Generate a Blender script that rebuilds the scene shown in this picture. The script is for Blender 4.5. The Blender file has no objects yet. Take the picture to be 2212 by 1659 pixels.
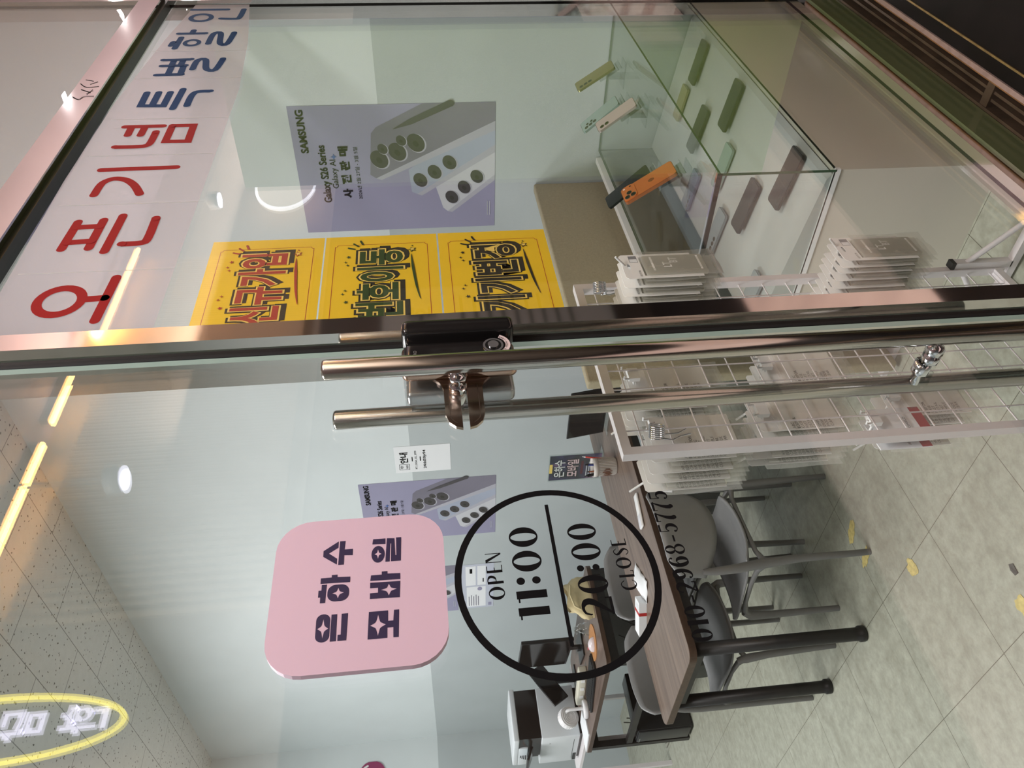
import bpy, bmesh, math, random
from mathutils import Matrix, Vector
from mathutils.geometry import tessellate_polygon
random.seed(7)
SC = bpy.context.scene
COL = SC.collection
# ------------------------------------------------------------------ camera, world, lights, exposure
EYE = Vector((0.0, -0.97, 1.663))
YAW, PITCH, ROLL = math.radians(43.1234), math.radians(-5.8144), math.radians(-3.4331)
fw = Vector((math.cos(YAW)*math.cos(PITCH), math.sin(YAW)*math.cos(PITCH), math.sin(PITCH)))
r0 = Vector((math.sin(YAW), -math.cos(YAW), 0)); u0 = r0.cross(fw)
rt = math.cos(ROLL)*r0 + math.sin(ROLL)*u0; up = rt.cross(fw)
cam = bpy.data.cameras.new('camera'); cam.sensor_width = 36.0; cam.sensor_fit = 'HORIZONTAL'
cam.lens = 36.0*1678.8/2212; cam.clip_start = 0.05; cam.clip_end = 100
co = bpy.data.objects.new('camera', cam); COL.objects.link(co)
X_, Y_, Z_ = -up, rt, -fw            # the phone was held sideways: the picture's right is the room's down
co.matrix_world = Matrix(((X_.x, Y_.x, Z_.x, EYE.x), (X_.y, Y_.y, Z_.y, EYE.y), (X_.z, Y_.z, Z_.z, EYE.z), (0, 0, 0, 1)))
SC.camera = co
w = bpy.data.worlds.new('world'); SC.world = w; w.use_nodes = True
w.node_tree.nodes['Background'].inputs[0].default_value = (0.9, 0.82, 0.78, 1)
w.node_tree.nodes['Background'].inputs[1].default_value = 0.07
SC.view_settings.view_transform = 'Standard'; SC.view_settings.look = 'None'
SC.view_settings.gamma = 1.0; SC.view_settings.exposure = 0.0; SC.view_settings.use_curve_mapping = False
def area(name, loc, size, energy, color, rot=(0, 0, 0)):
    l = bpy.data.lights.new(name, 'AREA'); l.shape = 'RECTANGLE'; l.size, l.size_y = size
    l.energy = energy; l.color = color
    o = bpy.data.objects.new(name, l); COL.objects.link(o); o.location = loc; o.rotation_euler = rot
    return o
area('shop_light', (0.3, 2.0, 3.9), (1.3, 1.3), 97, (1.0, 0.985, 1.0))
area('shop_light', (0.9, 4.6, 3.9), (1.3, 1.3), 118, (1.0, 0.985, 1.0))
area('corridor_light', (0.6, -1.9, 3.95), (2.0, 0.4), 115, (1.0, 0.95, 0.95))
area('corridor_light', (9.6, -1.5, 3.95), (1.6, 0.5), 70, (1.0, 0.93, 0.92))
area('ceiling_fill_light', (6.0, -2.45, 3.2), (5.0, 0.2), 55, (1.0, 0.90, 0.88), (math.pi-0.35, 0, 0))  # added upward fill to brighten the corridor ceiling, not a real fitting
area('corridor_light', (5.41, -1.25, 3.99), (0.07, 0.07), 4, (1.0, 0.95, 0.97))
area('corridor_light', (6.93, -1.155, 3.99), (0.22, 0.05), 9, (1.0, 0.97, 0.97), (0, 0, -0.9))

# ------------------------------------------------------------------ materials
MATS = {}
def nodes(name):
    m = bpy.data.materials.new(name); m.use_nodes = True
    nt = m.node_tree; b = nt.nodes['Principled BSDF']
    MATS[name] = m
    return m, nt, b
def mat(name, color, rough=0.5, metal=0.0, var=0.0, scale=8.0, bump=0.0, bscale=60.0, emit=0.0, alpha=1.0, spec=0.5, stretch=None, trans=0.0):
    if name in MATS: return MATS[name]
    m, nt, b = nodes(name)
    c = (*color, 1)
    b.inputs['Base Color'].default_value = c; b.inputs['Roughness'].default_value = rough
    b.inputs['Metallic'].default_value = metal; b.inputs['Specular IOR Level'].default_value = spec
    b.inputs['Alpha'].default_value = alpha
    if trans: b.inputs['Transmission Weight'].default_value = trans
    tc = nt.nodes.new('ShaderNodeTexCoord'); mp = nt.nodes.new('ShaderNodeMapping')
    nt.links.new(tc.outputs['Object'], mp.inputs['Vector'])
    if stretch: mp.inputs['Scale'].default_value = stretch
    if var > 0:
        n = nt.nodes.new('ShaderNodeTexNoise'); n.inputs['Scale'].default_value = scale; n.inputs['Detail'].default_value = 6
        nt.links.new(mp.outputs['Vector'], n.inputs['Vector'])
        r = nt.nodes.new('ShaderNodeValToRGB')
        r.color_ramp.elements[0].position = 0.3; r.color_ramp.elements[1].position = 0.7
        r.color_ramp.elements[0].color = tuple(max(0, v*(1-var)) for v in color)+(1,)
        r.color_ramp.elements[1].color = tuple(min(1, v*(1+var)) for v in color)+(1,)
        nt.links.new(n.outputs['Fac'], r.inputs['Fac']); nt.links.new(r.outputs['Color'], b.inputs['Base Color'])
    if bump > 0:
        n2 = nt.nodes.new('ShaderNodeTexNoise'); n2.inputs['Scale'].default_value = bscale; n2.inputs['Detail'].default_value = 4
        nt.links.new(mp.outputs['Vector'], n2.inputs['Vector'])
        bp = nt.nodes.new('ShaderNodeBump'); bp.inputs['Strength'].default_value = bump; bp.inputs['Distance'].default_value = 0.004
        nt.links.new(n2.outputs['Fac'], bp.inputs['Height']); nt.links.new(bp.outputs['Normal'], b.inputs['Normal'])
    if emit > 0:
        b.inputs['Emission Color'].default_value = c; b.inputs['Emission Strength'].default_value = emit
    return m
def glass_mat(name, tint, f0=0.04, rough=0.0, haze=0.0, hazecol=(0.8, 0.8, 0.8)):
    """clear sheet glass: light passes straight, reflection grows towards grazing angles"""
    if name in MATS: return MATS[name]
    m, nt, b = nodes(name); nt.nodes.remove(b); out = nt.nodes['Material Output']
    tr = nt.nodes.new('ShaderNodeBsdfTransparent'); tr.inputs[0].default_value = (*tint, 1)
    gl = nt.nodes.new('ShaderNodeBsdfAnisotropic'); gl.inputs['Roughness'].default_value = rough; gl.inputs[0].default_value = (1, 1, 1, 1)
    lw = nt.nodes.new('ShaderNodeLayerWeight'); lw.inputs['Blend'].default_value = 0.5
    p = nt.nodes.new('ShaderNodeMath'); p.operation = 'POWER'; p.inputs[1].default_value = 5
    nt.links.new(lw.outputs['Facing'], p.inputs[0])
    ma = nt.nodes.new('ShaderNodeMath'); ma.operation = 'MULTIPLY_ADD'; ma.inputs[1].default_value = 1-f0; ma.inputs[2].default_value = f0
    nt.links.new(p.outputs[0], ma.inputs[0])
    mx = nt.nodes.new('ShaderNodeMixShader'); nt.links.new(ma.outputs[0], mx.inputs[0])
    nt.links.new(tr.outputs[0], mx.inputs[1]); nt.links.new(gl.outputs[0], mx.inputs[2])
    last = mx
    if haze > 0:
        df = nt.nodes.new('ShaderNodeBsdfDiffuse'); df.inputs[0].default_value = (*hazecol, 1)
        tl = nt.nodes.new('ShaderNodeBsdfTranslucent'); tl.inputs[0].default_value = (*hazecol, 1)
        ad = nt.nodes.new('ShaderNodeMixShader'); ad.inputs[0].default_value = 0.5
        nt.links.new(df.outputs[0], ad.inputs[1]); nt.links.new(tl.outputs[0], ad.inputs[2])
        m2 = nt.nodes.new('ShaderNodeMixShader'); m2.inputs[0].default_value = haze
        nt.links.new(mx.outputs[0], m2.inputs[1]); nt.links.new(ad.outputs[0], m2.inputs[2]); last = m2
    nt.links.new(last.outputs[0], out.inputs['Surface'])
    return m
def tile_mat(name, c1, c2, line, bw, bh, off, mortar, loc, rough, stain=None, swap=False, fleck=None, spec=0.5):
    if name in MATS: return MATS[name]
    m, nt, b = nodes(name)
    b.inputs['Roughness'].default_value = rough; b.inputs['Specular IOR Level'].default_value = spec
    tc = nt.nodes.new('ShaderNodeTexCoord'); mp = nt.nodes.new('ShaderNodeMapping'); mp.vector_type = 'POINT'
    nt.links.new(tc.outputs['Object'], mp.inputs['Vector']); mp.inputs['Location'].default_value = loc
    if swap: mp.inputs['Rotation'].default_value = (0, 0, math.pi/2)
    br = nt.nodes.new('ShaderNodeTexBrick'); br.offset = off; br.offset_frequency = 2; br.squash = 1
    br.inputs['Scale'].default_value = 1; br.inputs['Brick Width'].default_value = bw; br.inputs['Row Height'].default_value = bh
    br.inputs['Mortar Size'].default_value = mortar; br.inputs['Mortar Smooth'].default_value = 0.1; br.inputs['Bias'].default_value = 0
    br.inputs['Mortar'].default_value = (*line, 1)
    nt.links.new(mp.outputs['Vector'], br.inputs['Vector'])
    n = nt.nodes.new('ShaderNodeTexNoise'); n.inputs['Scale'].default_value = 20; n.inputs['Detail'].default_value = 12; n.inputs['Roughness'].default_value = 0.74
    nt.links.new(tc.outputs['Object'], n.inputs['Vector'])
    r = nt.nodes.new('ShaderNodeValToRGB'); r.color_ramp.elements[0].position = 0.32; r.color_ramp.elements[1].position = 0.68
    r.color_ramp.elements[0].color = (*c1, 1); r.color_ramp.elements[1].color = (*c2, 1)
    nt.links.new(n.outputs['Fac'], r.inputs['Fac'])
    col = r.outputs['Color']
    if fleck:
        v = nt.nodes.new('ShaderNodeTexVoronoi'); v.inputs['Scale'].default_value = fleck[0]; v.inputs['Randomness'].default_value = 1
        nn = nt.nodes.new('ShaderNodeTexNoise'); nn.inputs['Scale'].default_value = 60; nt.links.new(tc.outputs['Object'], nn.inputs['Vector'])
        mpa = nt.nodes.new('ShaderNodeMixRGB'); mpa.inputs[0].default_value = 0.025
        nt.links.new(tc.outputs['Object'], mpa.inputs[1]); nt.links.new(nn.outputs['Color'], mpa.inputs[2]); nt.links.new(mpa.outputs[0], v.inputs['Vector'])
        lt = nt.nodes.new('ShaderNodeMath'); lt.operation = 'LESS_THAN'; lt.inputs[1].default_value = fleck[1]
        nt.links.new(v.outputs['Distance'], lt.inputs[0])
        mf = nt.nodes.new('ShaderNodeMixRGB'); mf.inputs[2].default_value = (*fleck[2], 1)
        nt.links.new(lt.outputs[0], mf.inputs[0]); nt.links.new(col, mf.inputs[1]); col = mf.outputs[0]
    if stain:
        n3 = nt.nodes.new('ShaderNodeTexNoise'); n3.inputs['Scale'].default_value = 2.2; n3.inputs['Detail'].default_value = 8; n3.inputs['Roughness'].default_value = .7
        mp3 = nt.nodes.new('ShaderNodeMapping'); mp3.inputs['Scale'].default_value = (1, 3, 1); mp3.inputs['Rotation'].default_value = (0, 0, 0.5)
        nt.links.new(tc.outputs['Object'], mp3.inputs['Vector']); nt.links.new(mp3.outputs['Vector'], n3.inputs['Vector'])
        r3 = nt.nodes.new('ShaderNodeValToRGB'); r3.color_ramp.elements[0].position = .52; r3.color_ramp.elements[1].position = .74
        r3.color_ramp.elements[0].color = (0, 0, 0, 1); r3.color_ramp.elements[1].color = (.7, .7, .7, 1)
        nt.links.new(n3.outputs['Fac'], r3.inputs['Fac'])
        ms = nt.nodes.new('ShaderNodeMixRGB'); ms.inputs[2].default_value = (*stain, 1)
        nt.links.new(r3.outputs['Color'], ms.inputs[0]); nt.links.new(col, ms.inputs[1]); col = ms.outputs[0]
    nt.links.new(col, br.inputs['Color1']); nt.links.new(col, br.inputs['Color2'])
    nt.links.new(br.outputs['Color'], b.inputs['Base Color'])
    return m
def wood_mat(name, ca, cb, axis=(0.6, 14, 14), rough=0.35):
    m, nt, b = nodes(name); b.inputs['Roughness'].default_value = rough
    tc = nt.nodes.new('ShaderNodeTexCoord'); mp = nt.nodes.new('ShaderNodeMapping'); mp.inputs['Scale'].default_value = axis
    nt.links.new(tc.outputs['Object'], mp.inputs['Vector'])
    n = nt.nodes.new('ShaderNodeTexNoise'); n.inputs['Scale'].default_value = 3.0; n.inputs['Detail'].default_value = 7; n.inputs['Distortion'].default_value = 0.6
    nt.links.new(mp.outputs['Vector'], n.inputs['Vector'])
    r = nt.nodes.new('ShaderNodeValToRGB'); r.color_ramp.elements[0].position = .3; r.color_ramp.elements[1].position = .72
    r.color_ramp.elements[0].color = (*ca, 1); r.color_ramp.elements[1].color = (*cb, 1)
    nt.links.new(n.outputs['Fac'], r.inputs['Fac']); nt.links.new(r.outputs['Color'], b.inputs['Base Color'])
    return m

M_WALL = mat('wall_paper_light', (0.66, 0.715, 0.725), 0.75, var=0.025, scale=3, bump=0.12, bscale=220)
M_WALL2 = mat('wall_paper_grey', (0.455, 0.50, 0.51), 0.75, var=0.03, scale=3, bump=0.12, bscale=220)
M_FLOOR = tile_mat('vinyl_floor', (0.27, 0.27, 0.21), (0.43, 0.44, 0.36), (0.10, 0.09, 0.06), 0.45, 0.45, 0.0, 0.0012, (-0.081, -0.282, 0), 0.42, stain=(0.24, 0.235, 0.18))
M_CEIL = tile_mat('ceiling_board', (0.58, 0.58, 0.55), (0.64, 0.64, 0.61), (0.20, 0.20, 0.19), 0.72, 0.36, 0.5, 0.0028, (4.33, -2.704, 0), 0.8, swap=True, fleck=(30, 0.17, (0.10, 0.095, 0.08)))
M_STEEL = mat('polished_steel', (0.72, 0.68, 0.65), 0.06, 1.0, var=0.03, scale=5)
M_STEELB = mat('brushed_steel', (0.55, 0.52, 0.48), 0.16, 1.0, var=0.08, scale=2, stretch=(30, 30, 1))
M_CHROME = mat('chrome', (0.75, 0.75, 0.78), 0.08, 1.0)
M_BRONZE = mat('dark_steel', (0.55, 0.44, 0.37), 0.17, 1.0, var=0.1, scale=20)
M_RUB = mat('black_rubber', (0.008, 0.008, 0.008), 0.6)
M_BLACK = mat('black_plastic', (0.012, 0.012, 0.013), 0.3)
M_BLACKG = mat('black_gloss', (0.006, 0.006, 0.006), 0.06)
M_BLKMET = mat('black_metal', (0.015, 0.013, 0.012), 0.4, var=0.2, scale=20)
M_INK = mat('black_ink', (0.006, 0.006, 0.007), 0.6, spec=0.1)
M_WHITE = mat('white_plastic', (0.78, 0.78, 0.77), 0.4)
M_WHITEM = mat('white_metal', (0.74, 0.70, 0.71), 0.35, var=0.02)
M_PAPER = mat('white_paper', (0.80, 0.82, 0.84), 0.7)
M_GLASS = glass_mat('shop_glass', (0.955, 0.965, 0.958), 0.042)
M_CGLASS = glass_mat('case_glass', (0.94, 0.962, 0.942), 0.042)
M_ACRYL = glass_mat('clear_acrylic', (0.93, 0.95, 0.94), 0.06)
M_EDGE = mat('glass_edge_green', (0.03, 0.075, 0.035), 0.15)
M_FILM = glass_mat('frosted_film', (0.9, 0.86, 0.88), 0.03, 0.0, 0.50, (0.60, 0.54, 0.57))
M_PINK = mat('pink_board', (0.64, 0.47, 0.57), 0.5, spec=0.3)
M_NAVY = mat('navy_print', (0.025, 0.016, 0.06), 0.5)
M_RED = mat('red_vinyl', (0.27, 0.018, 0.018), 0.6, spec=0.08)
M_BLUE = mat('blue_vinyl', (0.014, 0.045, 0.13), 0.6, spec=0.08)
M_YEL = mat('yellow_paper', (0.85, 0.57, 0.025), 0.55, var=0.03, scale=6)
M_PRED = mat('print_red', (0.42, 0.045, 0.03), 0.55)
M_PGRN = mat('print_green', (0.035, 0.07, 0.02), 0.55)
M_PBLK = mat('print_black', (0.03, 0.028, 0.022), 0.55)
M_PYEL = mat('print_pale_yellow', (0.90, 0.66, 0.16), 0.55)
M_GREY = mat('grey_chair_plastic', (0.175, 0.172, 0.168), 0.42, var=0.03, scale=30)
M_GREYL = mat('grey_chair_shell', (0.23, 0.23, 0.23), 0.42, var=0.03, scale=30)
M_WALNUT = wood_mat('walnut', (0.11, 0.074, 0.056), (0.20, 0.145, 0.112))
M_WALNUTD = wood_mat('walnut_edge', (0.05, 0.025, 0.014), (0.085, 0.046, 0.028))
M_FELT = mat('olive_felt', (0.37, 0.325, 0.22), 0.95, var=0.08, scale=90, bump=0.5, bscale=400)
M_BASE = mat('case_base_white', (0.62, 0.58, 0.50), 0.3, var=0.02, scale=3)
M_BOARD = mat('display_board_white', (0.62, 0.62, 0.63), 0.5, var=0.04, scale=5)
M_PACK = glass_mat('packet_plastic', (0.93, 0.93, 0.91), 0.03, 0.25, 0.26, (0.86, 0.84, 0.78))
M_CASE = glass_mat('clear_case', (0.88, 0.87, 0.82), 0.03, 0.3, 0.50, (0.84, 0.81, 0.72))
M_CARD = mat('packet_card', (0.86, 0.85, 0.83), 0.6)
M_LAV = mat('poster_lavender', (0.30, 0.29, 0.42), 0.5, var=0.08, scale=1.2)

# ------------------------------------------------------------------ mesh builder
class MB:
    def __init__(s): s.v = []; s.f = []; s.m = []; s.sm = []; s.mats = []; s.T = Matrix.Identity(4)
    def mi(s, mt):
        if mt not in s.mats: s.mats.append(mt)
        return s.mats.index(mt)
    def add(s, vs, fs, mt, smooth=False):
        k = len(s.v); i = s.mi(mt)
        s.v += [tuple(s.T @ Vector(p)) for p in vs]
        for f in fs: s.f.append(tuple(k+a for a in f)); s.m.append(i); s.sm.append(smooth)
        return s
    def box(s, a, b, mt, M=None):
        (x0, y0, z0), (x1, y1, z1) = a, b
        vs = [(x0, y0, z0), (x1, y0, z0), (x1, y1, z0), (x0, y1, z0), (x0, y0, z1), (x1, y0, z1), (x1, y1, z1), (x0, y1, z1)]
        if M is not None: vs = [tuple(M @ Vector(p)) for p in vs]
        return s.add(vs, [(0, 3, 2, 1), (4, 5, 6, 7), (0, 1, 5, 4), (1, 2, 6, 5), (2, 3, 7, 6), (3, 0, 4, 7)], mt)
    def rbox(s, a, b, r, mt, M=None, seg=3):
        bm = bmesh.new(); bmesh.ops.create_cube(bm, size=1)
        for v in bm.verts: v.co = Vector([(a[i]+b[i])/2+v.co[i]*(b[i]-a[i]) for i in range(3)])
        bmesh.ops.bevel(bm, geom=bm.edges[:], offset=r, segments=seg, affect='EDGES', profile=0.5)
        bm.verts.index_update()
        vs = [tuple((M @ v.co) if M is not None else v.co) for v in bm.verts]; fs = [tuple(v.index for v in f.verts) for f in bm.faces]
        bm.free(); return s.add(vs, fs, mt, True)
    def tube(s, path, r, mt, n=10, caps=True, closed=False):
        P = [Vector(p) for p in path]; N = len(P); vs = []; fs = []
        R = r if isinstance(r, (list, tuple)) else [r]*N
        ref = None
        for i, p in enumerate(P):
            if closed: t = P[(i+1) % N]-P[i-1]
            else: t = P[min(i+1, N-1)]-P[max(i-1, 0)]
            if t.length < 1e-9: t = Vector((0, 0, 1))
            t.normalize()
            if ref is None:
                ref = Vector((0, 0, 1)) if abs(t.z) < 0.9 else Vector((1, 0, 0))
            a = (ref - t*ref.dot(t))
            if a.length < 1e-6: a = t.orthogonal()
            a.normalize(); ref = a; b = t.cross(a)
            for k in range(n):
                q = 2*math.pi*k/n; vs.append(tuple(p+R[i]*(math.cos(q)*a+math.sin(q)*b)))
        M = N if closed else N-1
        for i in range(M):
            j = (i+1) % N
            for k in range(n):
                fs.append((i*n+k, i*n+(k+1) % n, j*n+(k+1) % n, j*n+k))
        s.add(vs, fs, mt, True)
        if caps and not closed:
            s.add(vs[:n], [tuple(reversed(range(n)))], mt); s.add(vs[-n:], [tuple(range(n))], mt)
        return s
    def lathe(s, prof, mt, n=24, M=None):
        vs = []; fs = []
        for (r, z) in prof:
            for k in range(n):
                q = 2*math.pi*k/n; vs.append((r*math.cos(q), r*math.sin(q), z))
        for i in range(len(prof)-1):
            for k in range(n): fs.append((i*n+k, i*n+(k+1) % n, (i+1)*n+(k+1) % n, (i+1)*n+k))
        if M is not None: vs = [tuple(M @ Vector(p)) for p in vs]
        return s.add(vs, fs, mt, True)
    def grid(s, fn, nu, nv, mt, thick=0.0):
        """a shell fn(u,v), u,v in 0..1, given thickness along its normal"""
        A = [[Vector(fn(i/nu, j/nv)) for j in range(nv+1)] for i in range(nu+1)]
        def nrm(i, j):
            du = A[min(i+1, nu)][j]-A[max(i-1, 0)][j]; dv = A[i][min(j+1, nv)]-A[i][max(j-1, 0)]
            c = du.cross(dv); return c.normalized() if c.length > 1e-12 else Vector((0, 0, 1))
        vs = []; fs = []; W = nv+1; K = (nu+1)*W
        for i in range(nu+1):
            for j in range(nv+1): vs.append(tuple(A[i][j]))
        for i in range(nu):
            for j in range(nv): fs.append((i*W+j, (i+1)*W+j, (i+1)*W+j+1, i*W+j+1))
        if thick:
            for i in range(nu+1):
                for j in range(nv+1): vs.append(tuple(A[i][j]-nrm(i, j)*thick))
            for i in range(nu):
                for j in range(nv): fs.append((K+i*W+j, K+i*W+j+1, K+(i+1)*W+j+1, K+(i+1)*W+j))
            for i in range(nu):
                fs.append((i*W, K+i*W, K+(i+1)*W, (i+1)*W)); a = i*W+nv; c = (i+1)*W+nv; fs.append((a, c, K+c, K+a))
            for j in range(nv):
                fs.append((j, j+1, K+j+1, K+j)); a = nu*W+j; fs.append((a, K+a, K+a+1, a+1))
        return s.add(vs, fs, mt, True)
    def build(s, name, parent=None, loc=None, rot=None):
        me = bpy.data.meshes.new(name); me.from_pydata(s.v, [], s.f)
        for mt in s.mats: me.materials.append(mt)
        me.polygons.foreach_set('material_index', s.m); me.polygons.foreach_set('use_smooth', s.sm); me.update()
        o = bpy.data.objects.new(name, me); COL.objects.link(o)
        if parent is not None: o.parent = parent
        if loc is not None: o.location = loc
        if rot is not None: o.rotation_euler = rot
        return o
class Flat(MB):
    """flat shapes on a plane: u to the reader's right, v up, lifted along n"""
    def __init__(s, o, u, v, n): super().__init__(); s.o, s.u, s.vv, s.n = map(Vector, (o, u, v, n)); s.k = 0
    def up(s, l): s.k += 1; return l+s.k*4e-5
    def pt(s, p, l): return tuple(s.o+s.u*p[0]+s.vv*p[1]+s.n*l)
    def poly(s, loops, mt, l=0.0, t=0.0):
        l = s.up(l)
        if not isinstance(loops[0][0], (tuple, list)): loops = [loops]
        flat = [p for lp in loops for p in lp]
        tri = tessellate_polygon([[Vector((p[0], p[1], 0)) for p in lp] for lp in loops])
        fs = []
        for a, b, c in tri:
            A, B, D = flat[a], flat[b], flat[c]
            fs.append((a, b, c) if (B[0]-A[0])*(D[1]-A[1])-(B[1]-A[1])*(D[0]-A[0]) > 0 else (a, c, b))
        s.add([s.pt(p, l+t) for p in flat], fs, mt)
        if t > 0:
            for lp in loops:
                N = len(lp); vs = [s.pt(p, l) for p in lp]+[s.pt(p, l+t) for p in lp]
                s.add(vs, [(i, (i+1) % N, N+(i+1) % N, N+i) for i in range(N)], mt)
            s.add([s.pt(p, l) for p in flat], [tuple(reversed(f)) for f in fs], mt)
        return s
    def rect(s, x0, y0, x1, y1, mt, l=0.0, t=0.0): return s.poly([(x0, y0), (x1, y0), (x1, y1), (x0, y1)], mt, l, t)
    def ell(s, x, y, rx, ry, mt, l=0.0, hole=0.0, t=0.0, n=28, rot=0.0, hx=None):
        cs, sn = math.cos(rot), math.sin(rot)
        def lp(k, kx=None):
            kx = k if kx is None else kx
            return [(x+cs*rx*kx*math.cos(2*math.pi*i/n)-sn*ry*k*math.sin(2*math.pi*i/n), y+sn*rx*kx*math.cos(2*math.pi*i/n)+cs*ry*k*math.sin(2*math.pi*i/n)) for i in range(n)]
        L = [lp(1)]+([lp(hole, hx)] if hole else [])
        return s.poly(L, mt, l, t)
    def stroke(s, pts, wd, mt, l=0.0, cap=True, smooth=0):
        l = s.up(l); P = [Vector((p[0], p[1])) for p in pts]; Wd = [p[2] if len(p) > 2 else wd for p in pts]
        if smooth and len(P) > 2:
            Q = []; WW = []
            for i in range(len(P)-1):
                p0, p1, p2, p3 = P[max(i-1, 0)], P[i], P[i+1], P[min(i+2, len(P)-1)]
                for k in range(smooth):
                    t = k/smooth
                    Q.append(0.5*((2*p1)+(p2-p0)*t+(2*p0-5*p1+4*p2-p3)*t*t+(3*p1-p0-3*p2+p3)*t**3)); WW.append(Wd[i]*(1-t)+Wd[i+1]*t)
            Q.append(P[-1]); WW.append(Wd[-1]); P, Wd = Q, WW
        N = len(P); L = []; Rr = []
        for i in range(N):
            d = Vector((0, 0))
            if i > 0: d += (P[i]-P[i-1]).normalized()
            if i < N-1: d += (P[i+1]-P[i]).normalized()
            if d.length < 1e-6: d = Vector((1, 0))
            d.normalize(); nn = Vector((-d.y, d.x)); k = 1.0
            if 0 < i < N-1:
                a = (P[i]-P[i-1]).normalized(); k = min(1.6, 1/max(0.4, abs(Vector((-a.y, a.x)).dot(nn))))
            L.append(P[i]+nn*Wd[i]/2*k); Rr.append(P[i]-nn*Wd[i]/2*k)
        vs = [s.pt(p, l) for p in L]+[s.pt(p, l) for p in Rr]
        s.add(vs, [(i, N+i, N+i+1, i+1) for i in range(N-1)], mt)
        if cap:
            for e, q in ((0, Wd[0]), (-1, Wd[-1])): s.ell(P[e].x, P[e].y, q/2, q/2, mt, l, n=14)
        return s
    def text(s, st, x, y, size, mt, l=0.0, off=0.0, width=None, align='L', height=None, sx=1.0, rot=0.0):
        vs, fs, bb = text_mesh(st, off); l = s.up(l)
        w0 = bb[2]-bb[0]; h0 = bb[3]-bb[1]
        ky = size if height is None else height/h0
        kx = ky*sx if width is None else width/w0
        ox = {'L': 0, 'C': -0.5, 'R': -1}[align]*w0*kx
        yb = bb[1] if height is not None else 0
        c, sn = math.cos(rot), math.sin(rot)
        P = []
        for vx, vy in vs:
            a = (vx-bb[0])*kx+ox; b = (vy-yb)*ky
            P.append(s.pt((x+a*c-b*sn, y+a*sn+b*c), l))
        return s.add(P, fs, mt)
_TC = {}
def text_mesh(st, off=0.0):
    k = (st, off)
    if k in _TC: return _TC[k]
    c = bpy.data.curves.new('tmp', 'FONT'); c.body = st; c.offset = off; c.resolution_u = 3
    o = bpy.data.objects.new('tmp', c); COL.objects.link(o); bpy.context.view_layer.update()
    me = bpy.data.meshes.new_from_object(o.evaluated_get(bpy.context.evaluated_depsgraph_get()))
    vs = [(v.co.x, v.co.y) for v in me.vertices]; fs = [tuple(p.vertices) for p in me.polygons]
    F = []
    for f in fs:
        ar = sum(vs[f[i]][0]*vs[f[(i+1) % len(f)]][1]-vs[f[(i+1) % len(f)]][0]*vs[f[i]][1] for i in range(len(f)))
        F.append(f if ar > 0 else tuple(reversed(f)))
    bpy.data.objects.remove(o); bpy.data.meshes.remove(me); bpy.data.curves.remove(c)
    bb = (min(p[0] for p in vs), min(p[1] for p in vs), max(p[0] for p in vs), max(p[1] for p in vs))
    _TC[k] = (vs, F, bb); return _TC[k]
def tag(o, label, cat, group=None, kind=None):
    o['label'] = label; o['category'] = cat
    if group: o['group'] = group
    if kind: o['kind'] = kind
    return o
def empty(name, loc, rz=0.0):
    o = bpy.data.objects.new(name, None); COL.objects.link(o); o.location = loc; o.rotation_euler = (0, 0, rz); o.empty_display_size = 0.05
    return o
def struct(mb, name, parent=None):
    o = mb.build(name, parent)
    if parent is None: o['kind'] = 'structure'
    return o
def dup(root, loc, rz=None, label=None, group=None):
    r = root.copy(); COL.objects.link(r); r.location = loc
    if rz is not None: r.rotation_euler = (0, 0, rz)
    if label: r['label'] = label
    if group: r['group'] = group
    for ch in list(root.children):
        c = ch.copy(); COL.objects.link(c); c.parent = r
        for g in list(ch.children):
            d = g.copy(); COL.objects.link(d); d.parent = c
    return r
def rot_to(axis_from, axis_to): return Vector(axis_from).rotation_difference(Vector(axis_to)).to_matrix().to_4x4()
def glassbox(mb, a, b, mt=M_CGLASS, edge=M_EDGE, thin=0):
    """sheet of glass with dark green edges; thin = index of the thin axis"""
    (x0, y0, z0), (x1, y1, z1) = a, b
    vs = [(x0, y0, z0), (x1, y0, z0), (x1, y1, z0), (x0, y1, z0), (x0, y0, z1), (x1, y0, z1), (x1, y1, z1), (x0, y1, z1)]
    F = {(2, 0): (0, 3, 2, 1), (2, 1): (4, 5, 6, 7), (1, 0): (0, 1, 5, 4), (0, 1): (1, 2, 6, 5), (1, 1): (2, 3, 7, 6), (0, 0): (3, 0, 4, 7)}
    for (ax, _), f in F.items(): mb.add([vs[i] for i in f], [(0, 1, 2, 3)], mt if ax == thin else edge)
    return mb

# ------------------------------------------------------------------ the room shell
WX, BY, CZ, SEAM = 3.27, 6.74, 3.96, 1.825      # poster wall x, back wall y, ceiling z, colour change height
struct(MB().box((-3, 0.05, -0.1), (WX+0.3, BY+0.3, 0), M_FLOOR), 'floor')
struct(MB().box((-3, 0.0, CZ), (WX+0.3, BY+0.3, CZ+0.1), M_CEIL), 'ceiling')
struct(MB().box((WX, 0.03, 0), (WX+0.12, BY+0.1, SEAM), M_WALL2).box((WX, 0.03, SEAM), (WX+0.12, BY+0.1, CZ), M_WALL), 'wall_right')
struct(MB().box((-3, BY, 0), (WX, BY+0.1, SEAM), M_WALL2).box((-3, BY, SEAM), (WX, BY+0.1, CZ), M_WALL), 'wall_back')
struct(MB().box((-3.1, 0.0, 0), (-3.0, BY, CZ), M_WALL), 'wall_left')
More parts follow.
